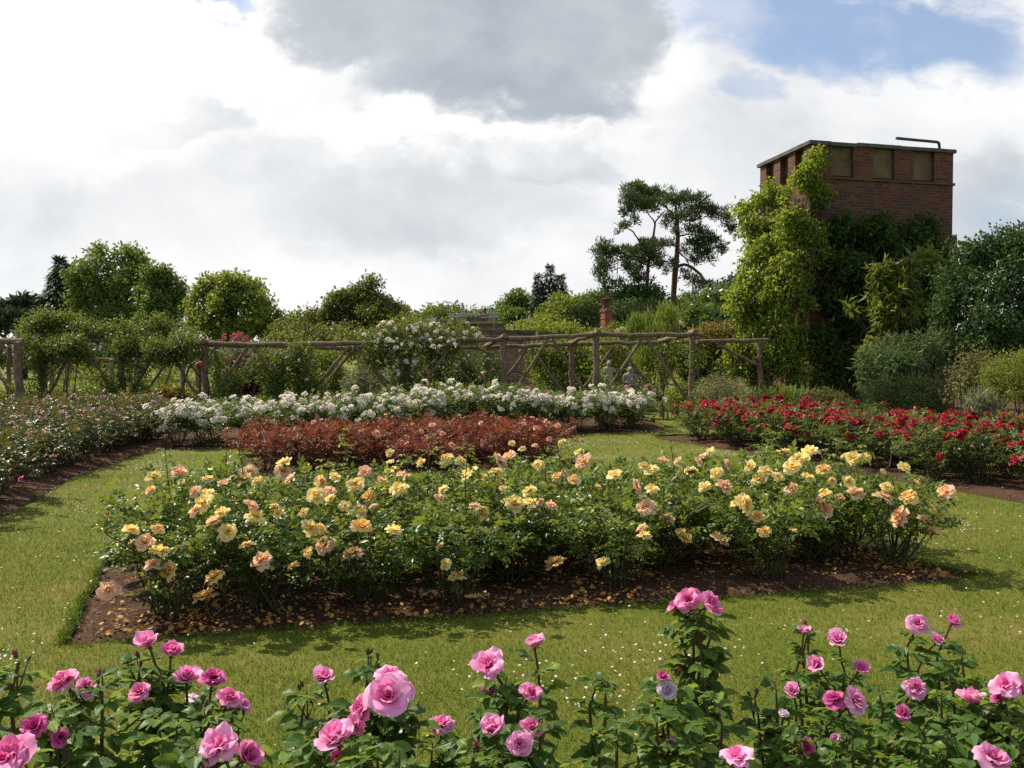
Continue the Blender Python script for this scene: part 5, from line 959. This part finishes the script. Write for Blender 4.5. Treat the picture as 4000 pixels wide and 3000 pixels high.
# climbing roses that hang on the pergola frame
def climber(name, label, bl, mat, n, seed, flowers=0, fm=None, fsize=.05, **k):
    th = plant(name, label, 'climbing rose', bl, mat, n, .062, seed, group='climbing roses on the pergola', per=9, cs=.12, shell=.35, rough=.4, up=.45, droop=.2, young=.3, rn=.6, **k)
    if flowers:
        r = rg(seed + 5); cen, rad = blobs_m(bl); w = rad[:, 0] * rad[:, 2]; b = r.choice(len(cen), flowers, p=w / w.sum())
        for i in b:
            d = nrm(r.normal(0, 1, 3)); d[1] = -abs(d[1]); d[2] = d[2] * .7 + .35; d = nrm(d); p = cen[i] + rad[i] * d * 1.02; o = link('flower_truss', fm[r.integers(len(fm))], th, p, None, fsize * r.uniform(.7, 1.3)); face(o, nrm(d + [0, -.4, .6]), r.uniform(0, 6.28))
    return th
def hang(px, d, top_, bot, w, k=5): return [(px + math.sin(i * 2.1) * w * .3, top_ + (bot - top_) * (i + .5) / k, d, w * (1.1 - .12 * math.sin(i * 1.7)), (bot - top_) / k * .62, .8) for i in range(k)]
climber('climbing_rose', 'green climbing rose heaped over the leftmost bays of the pergola', [(120, 1340, 21.9, 50, 35), (220, 1350, 21.9, 80, 40), (310, 1340, 21.9, 50, 35), (190, 1255, 22.6, 50, 30), (270, 1250, 22.7, 50, 28), (130, 1290, 22.6, 80, 45), (220, 1270, 22.8, 90, 45), (300, 1300, 22.6, 80, 50), (380, 1320, 22.5, 60, 45), (180, 1345, 22.3, 90, 40), (290, 1370, 22.3, 80, 35), (110, 1350, 22.6, 40, 50)] + hang(165, 22.2, 1380, 1610, 38) + hang(360, 22.4, 1390, 1440, 35, 2) + hang(60, 21.6, 1500, 1640, 38, 3), 'leaf_climb', 15500, 930, lump=3, lsz=.62)
climber('climbing_rose', 'green climbing rose arching over the bays left of the terracotta ball', [(500, 1350, 21.9, 50, 35), (600, 1360, 21.9, 90, 40), (710, 1365, 21.9, 70, 38), (600, 1262, 22.6, 55, 28), (680, 1275, 22.6, 45, 28), (480, 1290, 22.5, 70, 40), (560, 1300, 22.6, 80, 40), (640, 1300, 22.5, 70, 40), (720, 1320, 22.4, 60, 40), (520, 1350, 22.3, 90, 40), (620, 1370, 22.2, 90, 35), (720, 1380, 22.2, 70, 35), (780, 1350, 22.3, 45, 40)] + hang(477, 22.1, 1390, 1640, 38) + hang(555, 22.3, 1400, 1600, 30) + hang(420, 22.3, 1480, 1590, 40, 3), 'leaf_climb', 15500, 931, lump=3, lsz=.62)
climber('climbing_rose', 'thin climbing rose twining the brace right of the terracotta ball', hang(850, 22.3, 1360, 1560, 22) + [(930, 1470, 22.0, 45, 25), (1000, 1430, 22, 40, 22), (890, 1510, 22, 40, 28), (1040, 1390, 22.4, 45, 14)], 'leaf_climb', 2600, 932)
climber('climbing_rose', 'column of climbing rose wrapping the post with a knob on top', hang(1170, 21.95, 1345, 1570, 42, 6) + [(1090, 1460, 22, 50, 40), (1080, 1510, 22, 45, 40), (1230, 1500, 22, 45, 50), (1120, 1400, 22.1, 50, 25), (1040, 1480, 22.2, 30, 20)], 'leaf_climb', 6000, 933, flowers=7, fm=WC, fsize=.05)
climber('climbing_rose', 'white rambling rose mounded over the middle of the pergola', [(1480, 1320, 22.2, 80, 40), (1570, 1290, 22.3, 90, 45), (1660, 1300, 22.4, 80, 45), (1760, 1290, 22.4, 80, 40), (1830, 1320, 22.3, 60, 35), (1560, 1350, 22.1, 100, 35), (1700, 1350, 22.2, 110, 30)] + hang(1585, 21.9, 1370, 1540, 40) + hang(1480, 22.1, 1370, 1430, 60, 3) + hang(1690, 22.3, 1370, 1460, 30, 3) + hang(1760, 22.4, 1350, 1480, 22, 4) + hang(1895, 24, 1370, 1490, 16, 4), 'leaf_climb', 12000, 934, flowers=120, fm=WC, fsize=.062)
climber('climbing_rose', 'sparse climbing rose on the last tall posts of the pergola', hang(2590, 23.9, 1350, 1520, 24) + hang(2712, 22, 1340, 1440, 20, 4) + [(2640, 1350, 23.9, 50, 18), (2345, 1480, 22.2, 25, 50)], 'leaf_climb', 1900, 935, flowers=3, fm=WC, fsize=.04)
climber('climbing_rose', 'bronze-tinted climbing rose lying along the short pergola section by the tower', [(2760, 1300, 25.2, 60, 22), (2830, 1290, 25.2, 70, 22), (2890, 1305, 25.3, 40, 20), (2720, 1330, 25.4, 40, 30)], 'leaf_climb_brown', 3600, 936)

# shrubs and flowers beyond the pergola
plant('leafy_shrub', 'pale green leafy shrub filling the bay left of the stone statues', 'shrub', [(2170, 1420, 27, 110, 80), (2110, 1480, 26.8, 70, 60), (2250, 1400, 27, 90, 70), (2220, 1500, 26.6, 100, 50), (2290, 1450, 26.8, 60, 80), (2200, 1360, 27.2, 70, 40)], 'shrub', 11000, .085, 940, lump=4, lsz=.55, trunk=.05, per=10, cs=.14, shell=.5, rough=.25)
plant('leafy_shrub', 'yellowish shrub behind and between the two stone statues', 'shrub', [(2360, 1370, 27.5, 70, 50), (2400, 1440, 27.5, 80, 80), (2330, 1340, 28, 60, 50), (2420, 1520, 26.6, 50, 35), (2500, 1500, 26.8, 50, 45)], 'gold', 5200, .085, 941, per=9, cs=.13, shell=.45, rough=.25)
plant('broom_bush', 'feathery upright green broom above the pergola beam right of the red chimney', 'shrub', [(2480, 1290, 28.5, 25, 45), (2530, 1270, 28.5, 22, 45), (2590, 1260, 28.5, 25, 60), (2615, 1250, 28.4, 20, 55), (2560, 1330, 28.2, 70, 60), (2600, 1410, 28, 80, 70), (2520, 1420, 28, 60, 70), (2460, 1320, 28.5, 20, 30)], 'broom', 7500, .22, 942, per=10, cs=.09, shell=.2, rough=.2, up=0, droop=-1.8, outd=.25, rn=.5, T=leaf_t(.045, .01, .05))
plant('leafy_shrub', 'dense green hedge-like shrub right of the broom below the short pergola beam', 'shrub', [(2760, 1420, 26.2, 80, 70), (2840, 1400, 26.3, 80, 70), (2900, 1440, 26, 60, 70), (2690, 1450, 26.4, 60, 70), (2800, 1490, 25.8, 110, 45), (2650, 1390, 26.6, 50, 60), (2750, 1350, 26.6, 90, 40)], 'leaf_climb', 11500, .08, 943, lump=4, lsz=.55, per=10, cs=.13, shell=.5, rough=.25)
plant('laurel_bank', 'glossy broad-leaved laurel bank rising behind the short pergola section', 'shrub', [(2720, 1240, 31, 70, 35), (2780, 1215, 31.5, 80, 50), (2850, 1200, 32, 70, 60), (2900, 1230, 31.5, 60, 80), (2680, 1270, 30.5, 50, 25), (2800, 1270, 30.5, 110, 35), (2760, 1180, 32, 30, 25)], 'laurel', 6500, .15, 944, lump=4, lsz=.55, trunk=.06, per=8, cs=.22, shell=.6, rough=.22, up=.5, T=LEAFW)
cr = plant('climbing_rose', 'cream-yellow rambling rose spilling over the wall beside the red chimney', 'climbing rose', [(2440, 1303, 29, 50, 14), (2510, 1290, 29.2, 35, 16), (2580, 1285, 29.4, 50, 18), (2640, 1265, 29.8, 40, 20), (2390, 1290, 29, 40, 25)], 'leaf_climb', 2200, .08, 945, group='climbing roses on the pergola', per=8, cs=.1, shell=.3)
CC = [cluster_mesh('flower_truss', 880, M['petal_cream'], n=8), cluster_mesh('flower_truss', 881, M['petal_cream'], n=6)]
r_ = rg(946)
for k in range(38):
    px = r_.choice([2440, 2450, 2425, 2510, 2580, 2650]) + r_.normal(0, 17); o = link('flower_truss', CC[k % 2], cr, at(px, np.interp(px, [2400, 2480, 2560, 2680], [1297, 1290, 1276, 1250]) + r_.normal(0, 6), 28.7), None, r_.uniform(.06, .11)); face(o, nrm(np.array([r_.normal(0, .3), -.7, .7])), r_.uniform(0, 6))
plant('silver_shrub', 'grey silvery small-leaved shrub behind the middle of the white bed', 'shrub', [(1430, 1480, 24.6, 70, 55), (1380, 1500, 24.5, 50, 45), (1490, 1500, 24.4, 50, 50), (1440, 1430, 24.8, 40, 35)], 'silver', 5200, .045, 947, per=8, cs=.07, shell=.55)
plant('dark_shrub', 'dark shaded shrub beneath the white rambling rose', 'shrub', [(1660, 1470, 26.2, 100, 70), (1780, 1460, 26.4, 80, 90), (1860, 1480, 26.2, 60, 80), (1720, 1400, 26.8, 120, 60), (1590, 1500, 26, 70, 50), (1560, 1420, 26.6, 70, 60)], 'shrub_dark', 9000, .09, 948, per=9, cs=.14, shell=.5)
plant('leafy_shrub', 'low fresh green plant at the foot of the dark shrub behind the white roses', 'shrub', [(1680, 1530, 24.3, 70, 30), (1780, 1535, 24.3, 60, 28)], 'shrub', 2300, .07, 949, per=8, cs=.09, shell=.4)
plant('upright_shrub', 'upright dark green shrub against the end of the brick garden wall', 'shrub', [(1915, 1460, 29, 45, 100, .5), (1880, 1500, 29, 40, 70), (1950, 1520, 28.5, 50, 60)], 'shrub_dark', 3600, .08, 950, per=9, cs=.12, shell=.5)
plant('purple_shrub', 'dark purple-leaved shrub behind the bay right of the terracotta ball', 'shrub', [(990, 1480, 27, 100, 70), (1050, 1510, 26.8, 60, 60), (920, 1510, 27, 50, 50), (1010, 1420, 27.3, 60, 35)], 'purple', 6500, .085, 951, per=9, cs=.13, shell=.5)
plant('grey_hedge', 'grey-green domed shrub with pink flower spikes above it', 'shrub', [(900, 1390, 29, 60, 30), (960, 1380, 29.2, 60, 32), (1040, 1370, 29.5, 60, 30), (1110, 1390, 29, 60, 40)], 'silver', 5200, .07, 952, per=9, cs=.1, shell=.6)
va = thing('valerian', 'crimson pink flower heads standing above the grey-green domed shrub', 'flowers', at(925, 1335, 28.6) * [1, 1, 0]); mb = MB(); mb2 = MB(); r_ = rg(953)
for k in range(17):
    c = at(r_.choice([905, 925, 950, 960, 885]) + r_.normal(0, 9), r_.choice([1312, 1325, 1320, 1345, 1400]) + r_.normal(0, 6), 28.5 + r_.normal(0, .1)); n = 34; P = c + r_.normal(0, .045, (n, 3)); D = r_.normal(0, 1, (n, 3)); inst(mb, LEAF, P, D, r_.normal(0, 1, (n, 3)), .05); tube(mb2, [(c[0], c[1], 0), c], [.006, .004], 4)
mb.build('flower_head', petalmat('petal_valerian', (.4, .05, .1), (.5, .1, .16), (.6, .2, .26)), va, loc=va['_p']); mb2.build('stem', M['stem_green'], va, loc=va['_p'])
plant('leafy_shrub', 'light green bush behind the knob-topped pergola post', 'shrub', [(1250, 1440, 26.5, 70, 60), (1200, 1420, 26.8, 60, 50), (1300, 1480, 26.2, 60, 60), (1270, 1390, 27, 50, 30)], 'shrub', 5200, .08, 954, per=9, cs=.12, shell=.5)
for k, (px, py, d, w, h, m, lab) in enumerate(((330, 1560, 26, 150, 50, 'leaf_climb', 'low rose foliage under the leftmost overgrown pergola bays'), (640, 1570, 25.4, 110, 45, 'shrub', 'light green rose foliage under the bays left of the terracotta ball'), (100, 1590, 24.5, 130, 55, 'leaf_climb', 'grey-green rose foliage by the thick post at the left edge'), (520, 1480, 33, 300, 50, 'shrub', 'light green planting seen through the overgrown left pergola bays'), (620, 1560, 23.3, 90, 25, 'leaf_climb_brown', 'yellowish low foliage just behind the left end of the white roses'))):
    plant('rose_foliage', lab, 'shrub', [(px + (i - 1.5) * w * .5, py + 8 * math.sin(i * 2), d + .3 * (i % 2), w * .42, h) for i in range(4)], m, 6000, .075, 960 + k, per=9, cs=.12, shell=.4, rough=.3)
PR = [cluster_mesh('flower_truss', 890, M['petal_rose'], n=8, size=.36), cluster_mesh('flower_truss', 891, PINK['m'], n=7, size=.36)]
def far_roses(label, pts, mat, fm, n, seed, fsz=.07):
    r = rg(seed); th = plant('rose_bush', label, 'rose bush', [(px, py, d, w, h) for px, py, d, w, h in pts], mat, 2600, .06, seed, group='pink and mixed roses behind the white bed', per=8, cs=.09, shell=.4, rough=.3); cen, rad = blobs_m(pts)
    for k in range(n):
        i = r.integers(len(cen)); d = nrm(np.array([r.normal(), -abs(r.normal()), abs(r.normal())])); o = link('flower_truss', fm[r.integers(len(fm))], th, cen[i] + rad[i] * d, None, fsz * r.uniform(.7, 1.3)); face(o, nrm(d + [0, -.4, .5]), r.uniform(0, 6))
far_roses('magenta pink rose bush behind the white bed right of the tall pergola post', [(2020, 1550, 23, 60, 30), (2080, 1545, 23, 60, 30), (2130, 1560, 22.8, 50, 30)], 'leaf_red', PR[1:], 26, 970)
far_roses('soft pink rose bush behind the white bed at the feet of the statues', [(2390, 1545, 23.5, 50, 28), (2460, 1530, 23.7, 60, 28), (2530, 1540, 23.5, 50, 30)], 'leaf_red', PR[:1], 30, 971)
far_roses('small pink and red-leaved rose bush behind the white bed by the knob-topped post', [(1270, 1570, 22.6, 50, 25), (1330, 1575, 22.6, 40, 22)], 'leaf_copper', PR[1:], 7, 972, .05)
far_roses('lilac pink rose bush behind the left part of the white bed', [(900, 1590, 21.4, 50, 22), (960, 1595, 21.4, 40, 20)], 'leaf_left', PR[:1], 16, 973, .06)
far_roses('small yellow rose bush standing behind the left part of the white bed', [(1020, 1590, 21.3, 30, 25)], 'shrub', CC, 14, 974, .05)
plant('hedge', 'low clipped green hedge line behind the lilac roses', 'hedge', [(960 + 70 * i, 1572, 24.6, 60, 20) for i in range(4)], 'yew', 5200, .05, 975, per=9, cs=.06, shell=.7, rough=.05)

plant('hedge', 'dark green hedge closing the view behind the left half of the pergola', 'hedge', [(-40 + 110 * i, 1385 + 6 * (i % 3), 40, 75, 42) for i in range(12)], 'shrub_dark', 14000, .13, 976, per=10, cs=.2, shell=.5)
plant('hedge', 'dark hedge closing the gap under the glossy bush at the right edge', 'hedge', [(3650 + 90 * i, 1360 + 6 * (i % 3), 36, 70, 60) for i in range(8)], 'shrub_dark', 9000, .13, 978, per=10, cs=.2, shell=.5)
plant('leafy_shrub', 'low loose green shrub between the white bed end and the cream cloud of flowers', 'shrub', [(2680, 1540, 22.6, 50, 45), (2640, 1570, 22.4, 40, 35), (2720, 1580, 21.6, 40, 30)], 'shrub', 2600, .06, 979, per=8, cs=.09, shell=.4)
plant('hedge', 'green hedge closing the view behind the right half of the pergola', 'hedge', [(2330 + 90 * i, 1370 + 6 * (i % 3), 38, 70, 50) for i in range(8)], 'shrub', 10000, .13, 977, per=10, cs=.2, shell=.5)
# ================================================================ TREES
def tree(name, label, bl, mat, n, ls, seed, trunk=.3, base=None, group='trees beyond the garden', **k):
    k2 = dict(lump=6, per=14, cs=.28, shell=.4, rough=.2, up=.4, droop=.12, rn=.75); k2.update(k)
    return plant(name, label, 'tree', bl, mat, n, ls, seed, group=group, trunk=trunk, stemname='trunk', folname='crown', base=base, **k2)
tree('broadleaf_tree', 'largest round-topped green tree on the left with branches showing through', [(400, 1040, 56, 90, 55), (480, 1010, 56, 70, 40), (540, 1030, 56.5, 60, 45), (330, 1100, 56, 70, 70), (430, 1120, 55, 90, 70), (530, 1110, 56, 80, 70), (350, 1200, 55.5, 70, 80), (450, 1220, 55, 90, 70), (560, 1200, 56, 60, 70), (300, 1160, 56, 35, 60), (400, 1280, 55, 90, 60), (500, 1300, 55, 90, 60)], 'lime', 19000, .2, 1001, trunk=.5, lump=9, lsz=.34, cs=.3)
tree('broadleaf_tree', 'darker smaller tree leaning against the right side of the largest left tree', [(620, 1090, 53, 60, 40), (670, 1130, 53, 50, 50), (590, 1150, 53, 50, 50), (640, 1200, 52.5, 80, 60), (700, 1190, 53, 35, 50), (620, 1280, 52, 80, 60)], 'lime', 11000, .19, 1002, trunk=.35, lump=9, lsz=.36)
tree('broadleaf_tree', 'rounded yellow-green tree with a bright crown left of the sprayed shrub', [(850, 1120, 47, 70, 40), (930, 1110, 47, 80, 40), (1000, 1140, 47, 60, 45), (790, 1180, 47, 60, 60), (880, 1190, 46, 90, 70), (990, 1210, 46.5, 80, 70), (1050, 1230, 47, 45, 60), (760, 1260, 46.5, 50, 50), (860, 1280, 46, 90, 50), (960, 1290, 46, 90, 50), (1050, 1300, 46.5, 40, 40)], 'oak', 18000, .17, 1003, trunk=.4, lump=9, lsz=.36, cs=.26)
tree('layered_tree', 'bushy tree with feathery layered sprays rising left of the white rambler', [(1450, 1100, 36, 25, 22), (1420, 1140, 36, 45, 25), (1370, 1170, 36, 70, 30), (1450, 1180, 36, 60, 35), (1320, 1200, 36, 60, 25), (1500, 1210, 36, 40, 30), (1400, 1220, 35.6, 100, 35), (1230, 1220, 36, 50, 14), (1300, 1250, 35.8, 70, 25), (1450, 1260, 35.5, 90, 40), (1360, 1290, 35.4, 110, 35), (1530, 1200, 36.3, 25, 30), (1535, 1250, 36.2, 30, 30)], 'beech', 24000, .12, 1004, trunk=.2, cs=.28, rough=.45, flat=.55, outd=.9, up=.7, rn=.4)
plant('leafy_shrub', 'olive green shrubbery running behind the pergola from the round tree to the rambler', 'shrub', [(1120, 1300, 38, 60, 40), (1200, 1320, 36, 70, 40), (1290, 1330, 34, 70, 40), (1120, 1360, 34, 80, 40), (1600, 1290, 33, 60, 40), (1560, 1330, 32, 60, 40), (1400, 1350, 32, 90, 40)], 'beech', 9500, .13, 1005, per=10, cs=.25, shell=.5)
for k, (bl, mat, lab, ls, n) in enumerate((
 ([(1120, 1280, 95, 40, 25), (1180, 1270, 95, 50, 28), (1240, 1265, 96, 30, 24)], 'far', 'distant pale green trees in the gap right of the rounded tree', .4, 3500),
 ([(1580, 1250, 90, 40, 45), (1640, 1270, 92, 40, 40), (1600, 1290, 88, 60, 40)], 'far', 'hazy pale tree just right of the layered tree', .4, 4000),
 ([(1700, 1235, 85, 45, 38), (1760, 1225, 85, 50, 32), (1820, 1240, 86, 40, 30), (1740, 1265, 84, 90, 40), (1850, 1255, 86, 40, 25)], 'lime', 'round dark green tree behind the scaffolding', .35, 6500),
 ([(1910, 1240, 100, 60, 28), (1980, 1235, 100, 40, 30)], 'far', 'distant tree line right behind the squat chimney', .4, 3000),
 ([(1990, 1210, 70, 40, 38), (2040, 1190, 70, 40, 38), (2010, 1250, 69, 60, 30), (1960, 1240, 70, 30, 25)], 'lime', 'leafy green tree left of the dark conifers', .3, 5200),
 ([(2190, 1205, 60, 40, 35), (2150, 1250, 59, 55, 30), (2220, 1240, 59, 50, 45), (2120, 1280, 58, 60, 30), (2200, 1290, 58, 70, 30)], 'oak', 'light green tree in front of the dark conifers', .26, 7500),
 ([(2280, 1190, 75, 50, 30), (2340, 1180, 75, 50, 28), (2300, 1220, 74, 70, 30)], 'lime', 'green tree top just left of the pines', .32, 4500),
 ([(2290, 1245, 52, 60, 32), (2260, 1280, 52, 60, 30), (2330, 1280, 51, 40, 30)], 'yew', 'dark fine-needled bush left of the red chimney', .16, 5500),
 ([(2470, 1170, 62, 60, 40), (2540, 1180, 62, 60, 45), (2580, 1210, 61, 40, 40), (2420, 1200, 62, 45, 40), (2450, 1240, 60, 80, 40)], 'shrub_dark', 'dark rounded tree below the pine branches', .28, 7500),
 ([(2520, 1225, 50, 70, 30), (2590, 1240, 50, 50, 35), (2440, 1265, 49, 60, 35), (2510, 1275, 48, 80, 35)], 'yew', 'dark spreading evergreen behind the red chimney', .18, 7500),
 ([(2670, 1190, 80, 35, 28), (2690, 1220, 80, 30, 40), (2640, 1220, 80, 40, 40)], 'far', 'grey-green weeping tree right of the tall pine trunk', .3, 3600),
 ([(2860, 1150, 45, 40, 30), (2900, 1130, 45, 40, 30), (2820, 1160, 46, 25, 20)], 'spruce', 'dark evergreen tip between the pine and the wisteria', .2, 2600),
 ([(2120, 1330, 40, 60, 30), (2040, 1310, 41, 30, 25), (2200, 1330, 40, 60, 30)], 'oak', 'bright shrubby tree just above the lower garden wall', .18, 4200))):
    tree('background_tree', lab, bl, mat, int(n * 1.5), ls * .75, 1010 + k, trunk=.25, cs=.4)
conifer('spruce', 'dark pointed spruce at the left behind the largest tree', 233, 1008, 1330, 58, 125, 'spruce', 1030, 9500, .34, group='trees beyond the garden')
conifer('spruce', 'second shorter spruce tip beside the dark pointed one', 272, 1035, 1330, 60, 95, 'spruce', 1031, 6500, .34, group='trees beyond the garden')
tree('yew_tree', 'low dark evergreen at the far left horizon with upright sprays', [(30, 1220, 58, 60, 40), (100, 1210, 58, 50, 38), (160, 1215, 58, 40, 35), (60, 1270, 57, 90, 50), (160, 1270, 57, 60, 50), (-60, 1240, 58, 70, 60)], 'spruce', 9500, .3, 1032, trunk=.3, droop=-.7, outd=.6)
conifer('cypress', 'tallest feathery dark conifer tip in the group right of the scaffolding', 2148, 1040, 1300, 66, 42, 'spruce', 1033, 4200, .32, group='trees beyond the garden', tipw=.16)
conifer('cypress', 'left dark conifer tip of the group right of the scaffolding', 2104, 1075, 1300, 66, 52, 'spruce', 1034, 4500, .32, group='trees beyond the garden', tipw=.08)
conifer('cypress', 'broad right dark conifer of the group right of the scaffolding', 2190, 1078, 1300, 67, 62, 'spruce', 1035, 5200, .32, group='trees beyond the garden', tipw=.1)
conifer('cypress', 'tiny lone conifer spike on the skyline behind the squat chimney', 1851, 1190, 1260, 100, 10, 'spruce', 1036, 500, .4, group='trees beyond the garden', tipw=.3)
conifer('cypress', 'dark conifer tip at the right edge above the glossy bush', 3992, 868, 1200, 40, 40, 'spruce', 1037, 2600, .2, group='trees beyond the garden', tipw=.1)

def scots_pine(label, d, trunk, branches, pads, seed, base_px):
    k = lambda x, y: at(2000 + x / 1.659, 650 + y / 1.659, d); r = rg(seed)
    b0 = k(*trunk[0][:2]); th = thing('scots_pine', label, 'tree', (at(base_px, 1200, d)[0], d, 0), 'pine trees by the tower'); mb = MB()
    P = [np.array([b0[0] - .1, d, 0])] + [k(x, y) for x, y, w in trunk]; Wd = [trunk[0][2] * 1.15] + [w for x, y, w in trunk]; tube(mb, P, np.array(Wd) / 1.659 * d / FOC / 2, 10); trunk_ = mb.build('trunk', M['pinebark'], th, loc=th['_p'])
    for br in branches:
        mb = MB(); n = len(br); P = [k(x, y) + [0, r.normal(0, .25), 0] for x, y, w in br]; 
        Q = []; 
        for i in range(n - 1): Q += [P[i], (P[i] + P[i + 1]) / 2 + r.normal(0, .05, 3)]
        Q.append(P[-1]); Wd = np.interp(np.linspace(0, n - 1, len(Q)), range(n), [w for x, y, w in br]); tube(mb, Q, Wd / 1.659 * d / FOC / 2, 7); mb.build('branch', M['pinebark'], trunk_, loc=th['_p'])
    bl = [(2000 + x / 1.659, 650 + y / 1.659, d + r.normal(0, .7), w / 1.659, h / 1.659, .95) for x, y, w, h in pads]; cen, rad = blobs_m(bl); mb = MB()
    area = float((rad[:, 0] * rad[:, 2]).sum()); foliage(mb, seed, cen, rad, int(area * 1900), .27, T=leaf_t(.11, .0, .05), per=14, cs=.17, shell=.25, rough=.35, up=.25, droop=-.7, outd=.5, rn=.8, flat=.3); mb.build('crown', M['pine'], th, loc=th['_p'])
    for c, q in zip(cen, rad):
        mb = MB()
        for s in range(4): e = c + nrm(r.normal(0, 1, 3) * [1, 1, .5]) * q * .9; tube(mb, [c - [0, 0, q[2] * .8], c - [0, 0, q[2] * .2], e], [.05, .035, .012], 5)
        mb.build('twig', M['pinebark'], trunk_, loc=th['_p'])
scots_pine('tall right-hand Scots pine with a straight reddish trunk and a long drooping limb', 64, [(1040, 960, 37), (1045, 860, 36), (1056, 700, 38), (1070, 560, 32), (1075, 450, 28), (1066, 320, 24), (1060, 250, 12)],
 [[(1072, 650, 24), (1110, 638, 20), (1160, 655, 20), (1220, 700, 18), (1280, 755, 17), (1340, 810, 12)], [(1078, 560, 12), (1120, 590, 9), (1145, 640, 8), (1170, 690, 5)], [(1066, 330, 14), (1120, 270, 10), (1240, 260, 8), (1350, 310, 5)], [(1064, 320, 14), (1000, 260, 10), (930, 220, 7)], [(1072, 450, 12), (1150, 430, 9), (1250, 460, 5)], [(1070, 520, 14), (990, 510, 10), (910, 560, 6)], [(1076, 460, 8), (1060, 400, 6), (1050, 340, 4)]],
 [(960, 200, 95, 55), (1050, 220, 80, 45), (1120, 215, 85, 45), (1210, 225, 65, 40), (1180, 290, 80, 40), (1270, 285, 80, 45), (1340, 310, 70, 45), (1395, 350, 45, 45), (1425, 400, 25, 40), (1070, 330, 80, 32), (1000, 370, 40, 25), (1170, 345, 55, 22), (1190, 415, 75, 28), (1250, 450, 65, 30), (1290, 480, 60, 35), (1340, 520, 45, 35), (1360, 550, 30, 30), (1200, 500, 80, 35), (1230, 550, 70, 40), (1190, 600, 45, 30), (1060, 430, 35, 20), (1120, 540, 35, 40), (1280, 590, 40, 35), (970, 500, 75, 28), (900, 500, 60, 25), (1120, 700, 35, 35), (1180, 740, 50, 35), (1240, 770, 40, 30), (1300, 780, 50, 35), (1350, 800, 50, 35), (1190, 820, 25, 30), (1380, 830, 30, 30), (1040, 620, 25, 40), (1000, 680, 25, 25)], 1101, 2627)
scots_pine('left-hand Scots pine with a forked trunk and spreading lower pads', 62, [(868, 850, 26), (876, 750, 25), (882, 640, 22), (900, 530, 18), (916, 450, 15), (928, 372, 13), (912, 340, 8)],
 [[(926, 375, 11), (945, 340, 10), (990, 288, 6)], [(912, 345, 9), (885, 318, 7), (840, 270, 5)], [(890, 560, 12), (835, 485, 11), (795, 435, 10), (770, 415, 9), (715, 405, 5)], [(862, 840, 16), (835, 800, 14), (800, 775, 13), (760, 770, 11), (735, 790, 8), (724, 840, 6)], [(880, 640, 10), (800, 600, 8), (690, 580, 6), (600, 570, 4)], [(884, 620, 10), (920, 560, 9), (990, 510, 7), (1050, 500, 4)], [(690, 600, 5), (685, 680, 5), (690, 740, 3)], [(874, 700, 8), (820, 690, 6), (770, 700, 4)]],
 [(800, 140, 75, 35), (770, 190, 75, 50), (870, 180, 110, 55), (760, 260, 65, 45), (840, 250, 90, 40), (730, 300, 30, 30), (910, 260, 70, 35), (795, 350, 18, 35), (735, 390, 40, 22), (690, 425, 18, 14), (600, 510, 55, 35), (570, 560, 55, 40), (640, 560, 70, 50), (560, 620, 40, 40), (620, 640, 60, 40), (570, 700, 40, 30), (600, 740, 45, 35), (605, 800, 25, 45), (650, 760, 30, 25), (730, 550, 80, 40), (770, 600, 80, 40), (830, 560, 80, 45), (880, 520, 75, 45), (920, 600, 70, 40), (960, 640, 35, 30), (850, 640, 55, 35), (780, 690, 40, 30), (820, 720, 45, 50), (700, 760, 45, 25), (930, 560, 60, 40), (905, 740, 20, 15), (760, 650, 60, 25)], 1102, 2520)
sc.cycles.use_denoising = False
